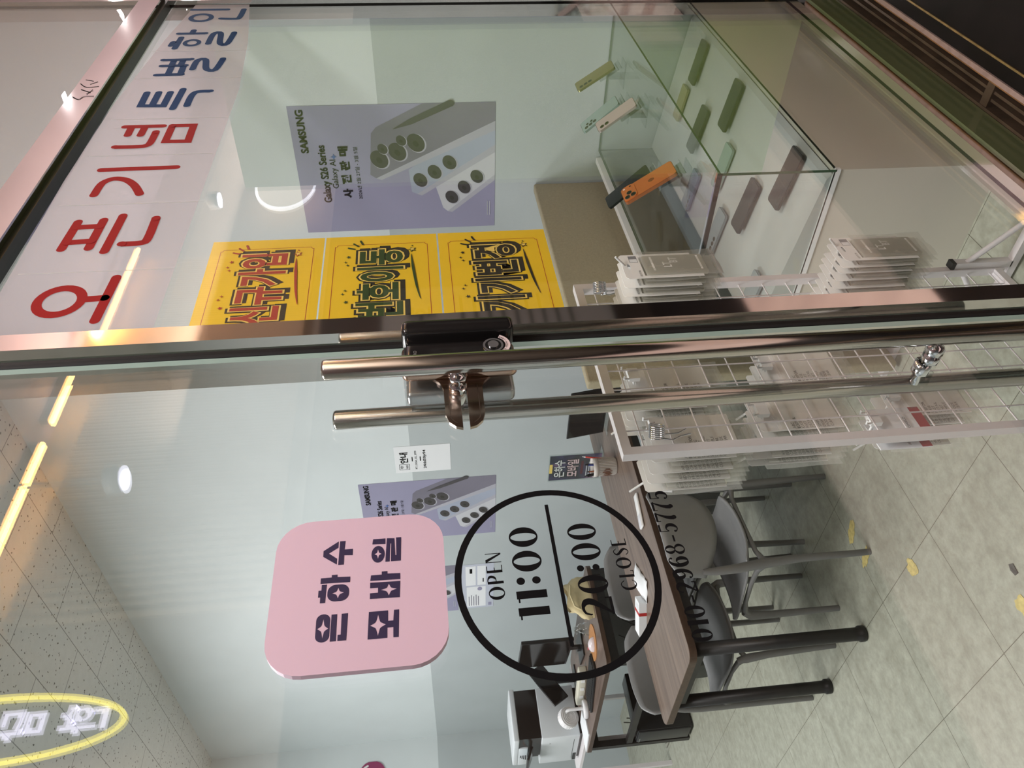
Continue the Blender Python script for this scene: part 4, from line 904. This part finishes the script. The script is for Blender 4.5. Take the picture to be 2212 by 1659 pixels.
f = Flat((-.0005, 0, 0), (0, -1, 0), (0, 0, 1), (-1, 0, 0)); f.rect(-.103, .008, .103, .300, starmat(), -.002, .001)
for ch, mt, wx, wz, off in (('은하수', M_INK, .155, .072, .06), ('은하수', M_WHITE, .145, .062, .02)): f.text(ch, -.005, .212-(wz-.062)/2, 1, mt, .0002+.0003*(mt is M_WHITE), off, width=wx, height=wz, align='C')
for ch, mt, wx, wz, off in (('모바일', M_INK, .155, .076, .06), ('모바일', mat('print_pinkwhite', (.75, .55, .58), .5), .145, .066, .02)): f.text(ch, -.005, .135-(wz-.066)/2, 1, mt, .0002+.0003*(mt is not M_INK), off, width=wx, height=wz, align='C')
f.rect(-.06, .108, .05, .122, mat('print_wine', (.10, .015, .03), .5), .0003); f.rect(-.040, .283, .035, .300, M_PYEL, .0003)
for k in range(4): f.rect(-.08, .085-.014*k, .02+.02*(k % 2), .091-.014*k, M_PH3, .0003)
f.build('printed_card', st_)
tag(st_, 'clear stand holding a purple galaxy card on the walnut table', 'card stand')
# pen cup
pc = empty('pen_cup', (2.585, 2.075, TZ)); m = MB()
m.lathe([(0, .001), (.041, .001), (.044, .006), (.048, .100), (.0505, .101), (.0515, .126), (.0490, .126), (.046, .10), (.042, .006), (0, .006)], mat('cup_white', (.62, .59, .55), .4), 36)
for i in range(36):
    a = 2*math.pi*i/36; m.tube([(.0445*math.cos(a), .0445*math.sin(a), .010), (.0485*math.cos(a), .0485*math.sin(a), .098)], .0016, MATS['cup_white'], 5)
m.build('cup', pc)
for i in range(12):
    a = math.pi*.72+i*.13; m2 = MB(); m2.box((-.0006, -.0018, .030+.006*(i % 3)), (.0012, .0018, .082-.005*(i % 4)), mat('cup_slot', (.16, .07, .04), .5), Matrix.Rotation(a, 4, 'Z') @ Matrix.Translation((.0478, 0, 0)))
    m2.build('cup_slot', pc)
tag(pc, 'white ribbed cup of pens on the walnut table', 'cup')
for i, (dx, dy, tx, ty, ln, c, lab) in enumerate(((.018, -.024, .05, -.20, .175, (.70, .10, .08), 'red pencil with a pale tip standing in the white cup'), (.0, -.006, .03, -.06, .155, (.02, .04, .22), 'blue pen standing in the white cup'), (-.014, .010, .0, .06, .150, (.35, .12, .06), 'brown pen standing in the white cup'), (-.01, .028, -.05, .12, .160, (.012, .012, .013), 'black marker standing in the white cup'), (.02, .004, .05, .02, .150, (.03, .03, .03), 'dark pen standing farther back in the white cup'))):
    p = empty('pen', (2.585+dx, 2.075+dy, TZ+.008)); d = Vector((tx, ty, 1)).normalized()
    MB().tube([d*0, d*(ln*.9)], .0042 if i != 3 else .0075, mat('pen_%d' % i, c, .35), 10).build('barrel', p)
    MB().tube([d*(ln*.9), d*ln], [.0042, .0012], M_PAPER if i == 0 else M_BLACK, 10).build('tip', p)
    tag(p, lab, 'pen', 'pens in the white cup')
# dark tablet on a clear stand
ta = empty('tablet', (2.84, 1.90, TZ+.012))
M = Matrix.Rotation(-.16, 4, 'Y'); MB().rbox((-.005, -.150, .004), (.004, .185, .215), .004, M_BLACK, M).build('tablet_body', ta)
m = MB(); m.box((-.0058, -.142, .012), (-.0050, .177, .207), M_BLACKG, M); m.build('screen', ta)
tag(ta, 'dark tablet standing on the walnut table beside the pen cup', 'tablet')
tsd = empty('tablet_stand', (2.84, 1.90, TZ)); MB().box((-.05, -.13, 0), (.09, .17, .006), M_ACRYL).box((-.012, -.13, .006), (-.008, .17, .022), M_ACRYL).box((.045, -.05, .006), (.05, .02, .12), M_ACRYL).build('acrylic_base', tsd); tag(tsd, 'clear stand under the dark tablet', 'tablet stand')
# white handset, mask pouch, small box
h_ = empty('white_remote', (2.150, 1.897, TZ), -.25); MB().rbox((-.084, -.026, .001), (.084, .026, .013), .006, M_WHITE, seg=3).build('shell', h_); MB().rbox((-.080, -.021, .0125), (-.020, .021, .0145), .001, mat('screen_pale', (.70, .70, .74), .2)).build('panel', h_)
tag(h_, 'flat white handset lying near the table edge', 'handset')
po = empty('white_pouch', (1.955, 2.190, TZ), .55)
MB().grid(lambda u, v: (-.105+.21*u, -.055+.11*v, .004+.024*math.sin(math.pi*u)*math.sin(math.pi*v)+.003*math.sin(u*17+v*9)), 14, 10, M_PAPER, .003).build('pouch', po); tag(po, 'crumpled white pouch lying on the walnut table beside the small box', 'pouch')
bx = empty('small_box', (1.835, 2.285, TZ), -1.02)
MB().box((-.085, -.035, 0), (.085, .035, .036), M_PAPER).build('carton', bx); MB().box((.018, -.0352, .0), (.034, .0352, .0364), mat('box_red', (.45, .02, .02), .5)).build('red_band', bx)
f = Flat((0, 0, .0362), (1, 0, 0), (0, 1, 0), (0, 0, 1))
for k in range(3): f.rect(.042, -.02+.012*k, .07, -.016+.012*k, MATS['screen_pale'], .0001)
f.build('printing', bx)
tag(bx, 'small white box with a red band on the walnut table', 'box')

# ------------------------------------------------------------------ grey moulded chairs
def chair_proto():
    r = empty('chair', (0, 0, -4))
    def seat(u, v):
        x = (u-.5)*2; y = v*2-1; hw = .205+.018*y-.035*max(0, y-.6)**2*4
        z = .435+.030*abs(x)**2.5-.012*(1-x*x)*(1-y*y)-.030*max(0, y-.55)**1.5+.028*max(0, -y-.55)
        return (x*hw*(1-.10*abs(y)**4), .21*y*(1-.06*abs(x)**4), z)
    MB().grid(seat, 16, 16, M_GREYL, -.009).build('seat', r)
    def back(u, v):
        x = (u-.5)*2; e = abs(x)
        zb = .575+.085*e**2.2; zt = .812-.012*e**2-.075*max(0, e-.72)**1.6*4
        z = zb+(zt-zb)*v
        return (x*.228, -.255+.085*e**2.2-.020*v, z)
    MB().grid(back, 24, 8, M_GREYL, .009).build('backrest', r)
    for s in (-1, 1):
        MB().tube([(s*.208, -.222, .001), (s*.208, -.220, .10), (s*.206, -.216, .30), (s*.208, -.205, .44), (s*.214, -.196, .54), (s*.214, -.190, .62), (s*.210, -.186, .67)], [.0125, .013, .016, .020, .018, .016, .012], M_GREY, 12).build('rear_leg', r)
        MB().tube([(s*.182, .178, .001), (s*.184, .176, .10), (s*.188, .170, .30), (s*.192, .158, .40), (s*.188, .140, .432)], [.0125, .013, .016, .019, .012], M_GREY, 12).build('front_leg', r)
    m = MB()
    for s in (-1, 1): m.tube([(s*.207, -.208, .385), (s*.204, -.192, .425), (s*.198, -.15, .440), (s*.194, -.06, .445), (s*.192, .06, .442), (s*.190, .125, .428), (s*.188, .155, .400)], [.015, .014, .011, .010, .010, .012, .015], M_GREY, 10)
    m.tube([(-.207, -.208, .40), (-.185, -.203, .425), (-.14, -.198, .436), (0, -.192, .434), (.14, -.198, .436), (.185, -.203, .425), (.207, -.208, .40)], [.014, .012, .010, .009, .010, .012, .014], M_GREY, 10)
    m.tube([(-.188, .156, .395), (-.165, .162, .412), (-.12, .168, .420), (0, .172, .418), (.12, .168, .420), (.165, .162, .412), (.188, .156, .395)], [.013, .011, .008, .007, .008, .011, .013], M_GREY, 10)
    m.build('seat_frame', r); return r
ch = chair_proto(); GC = 'grey chairs around the walnut table'
ch.location = (1.795, 1.785, 0); ch.rotation_euler = (0, 0, .08); tag(ch, 'grey chair on the near side of the table, its back towards the glass door', 'chair', GC)
dup(ch, (1.690, 2.300, 0), math.pi+.05, 'grey chair on the far side of the table, nearest the black table legs', GC)
dup(ch, (2.178, 2.330, 0), math.pi+.03, 'grey chair on the far side of the table, behind the small white box', GC)
dup(ch, (2.400, 1.690, 0), .05, 'grey chair on the near side of the table, half hidden behind the white-backed packets', GC)

# ------------------------------------------------------------------ desk at the back with computer things
DX0, DX1, DY0, DY1 = 2.135, 2.840, 3.33, 4.64
dk = empty('desk', (2.4875, 3.975, 0)); X0, Y0 = 2.4875, 3.975
f = Flat((0, 0, TZ-.028), (1, 0, 0), (0, 1, 0), (0, 0, 1)); P = rrect(DX0-X0, DY0-Y0, DX1-X0, DY1-Y0, .05)
f.poly(P, M_WALNUTD, 0, .026); f.poly([(a*.998, b*.999) for a, b in P], wood_mat('walnut_desk', (.10, .065, .05), (.17, .12, .095), (14, .6, 14)), .026, .002); f.build('desk_top', dk)
for y in (DY0+.06, DY1-.035):
    for x in (DX0+.045, DX1-.045): MB().box((x-X0-.022, y-Y0-.022, 0), (x-X0+.022, y-Y0+.022, TZ-.0285), M_BLKMET).build('leg', dk)
    MB().box((DX0+.067-X0, y-Y0-.02, TZ-.09), (DX1-.067-X0, y-Y0+.02, TZ-.029), M_BLKMET).build('frame_rail', dk)
MB().box((DX0+.026-X0, DY0+.082-Y0, .42), (DX0+.06-X0, DY1-.057-Y0, .46), M_BLKMET).build('frame_rail', dk)
MB().box((DX1-.06-X0, DY0+.082-Y0, TZ-.09), (DX1-.03-X0, DY1-.057-Y0, TZ-.029), M_BLKMET).build('frame_rail', dk)
MB().box((DX1-.045-X0, DY0+.09-Y0, .20), (DX1-.032-X0, DY1-.06-Y0, TZ-.10), mat('panel_dark', (.045, .044, .042), .5)).build('modesty_panel', dk)
tag(dk, 'walnut desk with a black frame carrying the monitor and keyboard', 'desk')
mo = empty('monitor', (2.620, 4.055, TZ), math.radians(79-90))
MB().rbox((-.012, -.265, .085), (.014, .265, .440), .005, M_BLACK).build('monitor_body', mo)
MB().box((-.0128, -.258, .100), (-.0122, .258, .434), mat('screen_off', (.012, .010, .009), .12)).build('screen', mo)
MB().box((.014, -.03, .02), (.03, .03, .25), M_BLACK).box((-.07, -.11, 0), (.10, .11, .012), M_BLACK).box((.0, -.03, .012), (.03, .03, .03), M_BLACK).build('monitor_stand', mo)
tag(mo, 'black monitor standing on the walnut desk', 'monitor')
m2 = empty('slanted_screen', (2.62, 4.50, TZ))
M = Matrix.Translation((-.115, 0, .080)) @ Matrix.Rotation(math.radians(-31), 4, 'Y')
MB().rbox((0, -.008, 0), (.31, .008, .128), .004, M_BLACK, M).build('screen_body', m2)
MB().box((.010, -.0086, .010), (.30, -.0080, .118), MATS['screen_off'], M).build('screen', m2)
MB().box((-.09, -.045, 0), (.10, .06, .010), M_BLACK).box((.0, .010, .010), (.03, .03, .20), M_BLACK).build('stand', m2)
tag(m2, 'black slanted screen between the monitor and the printer', 'screen')
kb = empty('keyboard', (2.300, 3.900, TZ), math.radians(10)); MB().rbox((-.070, -.215, .001), (.070, .215, .018), .004, M_BLACK).build('keyboard_body', kb)
m = MB()
for i in range(6):
    for j in range(18): m.box((-.062+.021*i, -.205+.0228*j, .018), (-.062+.021*i+.017, -.205+.0228*j+.019, .0235), mat('key_black', (.02, .02, .021), .4))
m.build('keys', kb); tag(kb, 'black keyboard on the walnut desk', 'keyboard')
ps = empty('power_strip', (2.425, 4.205, TZ), math.radians(8)); MB().rbox((-.032, -.20, 0), (.032, .17, .058), .010, mat('strip_ivory', (.62, .60, .50), .45)).build('strip_body', ps)
m = MB()
for k in range(4): m.lathe([(0, .059), (.020, .059), (.022, .0575)], MATS['strip_ivory'], 18, Matrix.Translation((0, -.15+.085*k, 0)))
m.build('sockets', ps)
for k in range(3): MB().box((-.036, -.13+.09*k, .015), (-.0322, -.10+.09*k, .040), M_WHITE).build('switch', ps)
tag(ps, 'ivory box shaped power strip behind the keyboard', 'power strip')
fn = empty('desk_fan', (2.300, 4.275, TZ), .3); M_FAN = mat('fan_white', (.74, .73, .74), .4)
MB().lathe([(0, 0), (.058, 0), (.062, .006), (.062, .026), (.056, .032), (0, .032)], M_FAN, 28).build('fan_base', fn)
MB().tube([(0, -.01, .030), (0, -.01, .125), (0, .0, .142), (0, .02, .148)], .0115, M_FAN, 14).build('stem', fn)
Mh = Matrix.Translation((-.01, .055, .135)) @ rot_to((0, 0, 1), (.35, .85, .35)); m = MB()
m.lathe([(0, -.030), (.04, -.032), (.064, -.026), (.070, -.014), (.070, .020), (.064, .028)], M_FAN, 32, Mh)
for r_ in (.018, .03, .042, .054, .066): m.tube([tuple(Mh @ Vector((r_*math.cos(2*math.pi*k/28), r_*math.sin(2*math.pi*k/28), -.033+.09*(r_/.07)**6*.1))) for k in range(28)], .0016, M_FAN, 5, closed=True)
for k in range(24):
    a = 2*math.pi*k/24; m.tube([tuple(Mh @ Vector((.0705*math.cos(a), .0705*math.sin(a), z))) for z in (-.014, .02)], .0014, M_FAN, 5)
m.build('fan_head', fn); tag(fn, 'small white desk fan standing in front of the printer', 'fan')
pd = empty('mouse_pad', (2.430, 3.610, TZ)); f = Flat((0, 0, .0005), (1, 0, 0), (0, 1, 0), (0, 0, 1)); f.ell(0, 0, .11, .125, mat('pad_orange', (.42, .19, .065), .6), 0, 0, .004, n=40); f.build('pad', pd); tag(pd, 'round orange mouse pad on the walnut desk', 'mouse pad')
ms = empty('mouse', (2.405, 3.590, TZ+.0048), .5); MB().grid(lambda u, v: (.032*math.cos(math.pi*u)*(math.sin(math.pi*v)**.6), -.055+.11*v, .036*math.sin(math.pi*u)*(math.sin(math.pi*v)**.5)), 12, 12, mat('mouse_white', (.70, .62, .64), .25)).build('shell', ms); MB().box((-.002, .015, .030), (.002, .035, .0375), mat('mouse_glow', (.6, .12, .14), .4)).build('wheel', ms); tag(ms, 'white mouse on the round orange pad', 'mouse')
bg = empty('paper_bag', (2.640, 3.415, TZ), math.radians(8)); M_BAG = mat('bag_cream', (.62, .52, .30), .75, var=.12, scale=12, bump=.4, bscale=30)
random.seed(3); J = [[random.uniform(-.012, .012) for _ in range(20)] for _ in range(20)]
MB().grid(lambda u, v: ((.155+.02*math.sin(v*5)+J[int(u*15)][int(v*9)])*math.cos(2*math.pi*u)*(1-.25*v*v), (.055+J[int(u*15)][int(v*9)+1]*.6)*math.sin(2*math.pi*u)*(1-.5*v), .150*v+.012*math.sin(u*22)*v+.001), 16, 9, M_BAG).build('bag_body', bg)
MB().tube([(-.13, 0, .03), (-.10, -.05, .12), (-.02, -.06, .135), (.06, -.055, .12)], .006, M_BAG, 6).build('bag_fold', bg); tag(bg, 'crumpled cream paper bag at the end of the desk', 'bag')
cbag = empty('clear_bag', (2.545, 3.640, TZ)); MB().grid(lambda u, v: (.05*math.cos(6.283*u)*(1-.8*v)+J[int(u*12)][int(v*6)], .06*math.sin(6.283*u)*(1-.8*v)+J[int(v*6)][int(u*12)], .10*v+.002), 13, 7, M_ACRYL).build('bag', cbag); tag(cbag, 'crumpled clear plastic bag beside the orange mouse pad', 'bag')
# printer on its own low white table
pt = empty('printer_table', (2.50, 4.92, 0)); m = MB(); m.box((-.28, -.28, TZ-.02), (.32, .34, TZ), M_WHITEM); m.build('table_top', pt)
for x in (-.26, .30):
    for y in (-.26, .32): MB().box((x-.015, y-.015, 0), (x+.015, y+.015, TZ-.02), M_WHITEM).build('leg', pt)
tag(pt, 'thin white table under the printer', 'table')
pr = empty('printer', (2.275, 4.63, TZ)); M_PW = mat('printer_white', (.62, .65, .67), .4); M_PD = mat('printer_dark', (.020, .015, .013), .2)
MB().rbox((0, 0, .022), (.375, .44, .300), .008, M_PW).box((.02, .02, 0), (.36, .42, .022), M_PD).build('printer_body', pr)
m = MB(); m.box((.012, .004, .300), (.37, .30, .46), M_PD); m.box((.05, .30, .300), (.37, .42, .46), M_PD); m.build('output_bay', pr)
MB().rbox((.0, .0, .460), (.385, .42, .500), .008, M_PW).rbox((.0, .135, .395), (.02, .42, .462), .004, M_PW).build('scanner_lid', pr)
f = Flat((-.0006, 0, 0), (0, -1, 0), (0, 0, 1), (-1, 0, 0))
for k in range(4): f.rect(-.33+.012*k, .405+.013*k, -.25, .411+.013*k, M_INK, .0003)
f.rect(-.385, .060, -.06, .063, M_PBLK, .0003); f.rect(-.42, .030, -.30, .055, M_BLACK, .0003); f.rect(-.10, .235, -.085, .239, M_PBLK, .0003); f.build('front_marks', pr)
M = Matrix.Translation((-.015, .10, .370)) @ Matrix.Rotation(.45, 4, 'Y'); m = MB(); m.rbox((-.09, -.005, -.008), (.012, .20, .010), .004, M_PD, M); m.build('control_panel', pr)
m = MB(); m.box((-.080, .02, .0102), (-.01, .15, .0106), mat('panel_glow', (.25, .35, .36), .3, emit=.3), M); m.box((-.076, .155, .0102), (-.05, .175, .0108), mat('panel_orange', (.8, .25, .1), .4), M); m.build('panel_screen', pr)
tag(pr, 'white and black laser printer at the lower edge of the picture', 'printer')
for i, (dz, rz) in enumerate(((.0, .1),)):
    o = MB().box((-.13, -.12, 0), (.09, .11, .008), M_PAPER); pp = o.build('paper_stack'); pp.location = (2.285, 4.505, TZ+.001); pp.rotation_euler = (0, 0, rz); tag(pp, 'thin stack of white paper at the desk corner below the printer', 'paper')
# computer tower, boxes and cables under the furniture
tw = empty('computer_tower', (2.37, 4.490, 0)); MB().rbox((-.20, -.080, .012), (.22, .080, .400), .006, M_BLACK).build('tower_case', tw)
MB().rbox((-.212, -.075, .02), (-.198, .075, .392), .004, mat('tower_front', (.02, .02, .021), .3)).build('front_panel', tw)
for x in (-.15, .17): MB().box((x-.02, -.07, 0), (x+.02, .07, .012), M_BLACK).build('foot', tw)
f = Flat((-.2125, 0, 0), (0, -1, 0), (0, 0, 1), (-1, 0, 0)); f.rect(-.078, .372, -.02, .376, M_CHROME, 0, .001); f.build('trim_line', tw)
tag(tw, 'black computer tower on the floor under the desk', 'computer')
b2 = empty('dark_bin', (2.36, 3.745, 0)); MB().rbox((-.13, -.09, .0), (.13, .09, .30), .008, mat('bin_dark', (.03, .032, .028), .5)).build('bin_body', b2); MB().box((-.135, -.095, .292), (.135, .095, .306), MATS['bin_dark']).build('rim', b2); tag(b2, 'dark square bin on the floor behind the black table legs', 'bin')
b3 = empty('dark_box', (2.93, 2.70, 0)); MB().box((-.15, -.13, 0), (.13, .13, .26), M_BLACK).build('box_body', b3); MB().box((-.152, -.10, .02), (-.150, .10, .24), M_BLACKG).build('glossy_front', b3); MB().box((-.15, -.13, .2605), (.13, .13, .268), M_WHITEM).build('box_lid', b3); tag(b3, 'black box with a pale lid on the floor beyond the grey chairs', 'box')
b4 = empty('black_crate', (2.615, 3.60, 0)); MB().rbox((-.11, -.12, 0), (.14, .10, .235), .006, M_BLACK).build('crate_body', b4); MB().box((-.06, -.122, .15), (.09, -.1195, .19), M_BLACKG).build('handle_slot', b4); tag(b4, 'black crate on the floor under the desk beyond the dark bin', 'crate')
M_CAB = mat('cable_grey', (.28, .27, .23), .5)
for i in range(5):
    x0 = 2.36+.032*i; o = MB().tube([(x0, 4.70+.006*i, .42-.03*i), (x0, 4.75+.01*i, .25), (x0, 4.80+.02*i, .10), (x0, 4.90+.03*i, .018), (x0, 5.05+.04*i, .008), (x0, 5.25, .008)], .0045, M_CAB, 8).build('cable')
    tag(o, 'loose grey cable hanging to the floor behind the computer tower', 'cable', 'cables behind the computer tower')
for i in range(3):
    o = MB().tube([(2.62, 3.50+.2*i, .5), (2.58, 3.55+.2*i, .38), (2.60, 3.65+.2*i, .33), (2.63, 3.75+.2*i, .42)], .004, M_BLACK, 8).build('cable'); tag(o, 'black cable hanging in a loop under the desk', 'cable', 'cables under the desk')
# marks on the floor
M_RES = mat('yellow_residue', (.56, .46, .17), .8, var=.2, scale=60, bump=.4, bscale=120)
for i, (x, y, a, b, r_, lab) in enumerate(((1.735, 1.597, .022, .052, .5, 'oval patch of yellow residue on the floor nearest the chair'), (1.610, 1.590, .020, .050, .3, 'patch of yellow residue on the floor at a chair leg'), (1.408, 1.362, .032, .030, 0, 'patch of yellow residue in the open floor'), (1.022, .992, .045, .030, .4, 'patch of yellow residue at the lower floor edge of the picture'))):
    f = Flat((0, 0, .0004), (1, 0, 0), (0, 1, 0), (0, 0, 1)); random.seed(i); P = []
    for k in range(26):
        t_ = 2*math.pi*k/26; q_ = 1+random.uniform(-.22, .16); P.append((a*q_*math.cos(t_)*math.cos(r_)-b*q_*math.sin(t_)*math.sin(r_), a*q_*math.cos(t_)*math.sin(r_)+b*q_*math.sin(t_)*math.cos(r_)))
    f.poly(P, M_RES, 0, .0012); o = f.build('yellow_residue'); o.location = (x, y, 0); tag(o, lab, 'residue')
f = Flat((0, 0, .0006), (1, 0, 0), (0, 1, 0), (0, 0, 1)); f.poly([(-.018, -.008), (.012, -.012), (.020, .004), (.004, .012), (-.016, .008)], mat('scrap_dark', (.06, .06, .05), .7, var=.5, scale=80), 0, .002); o = f.build('paper_scrap'); o.location = (1.120, .944, 0); tag(o, 'small dark scrap lying on the open floor', 'scrap')
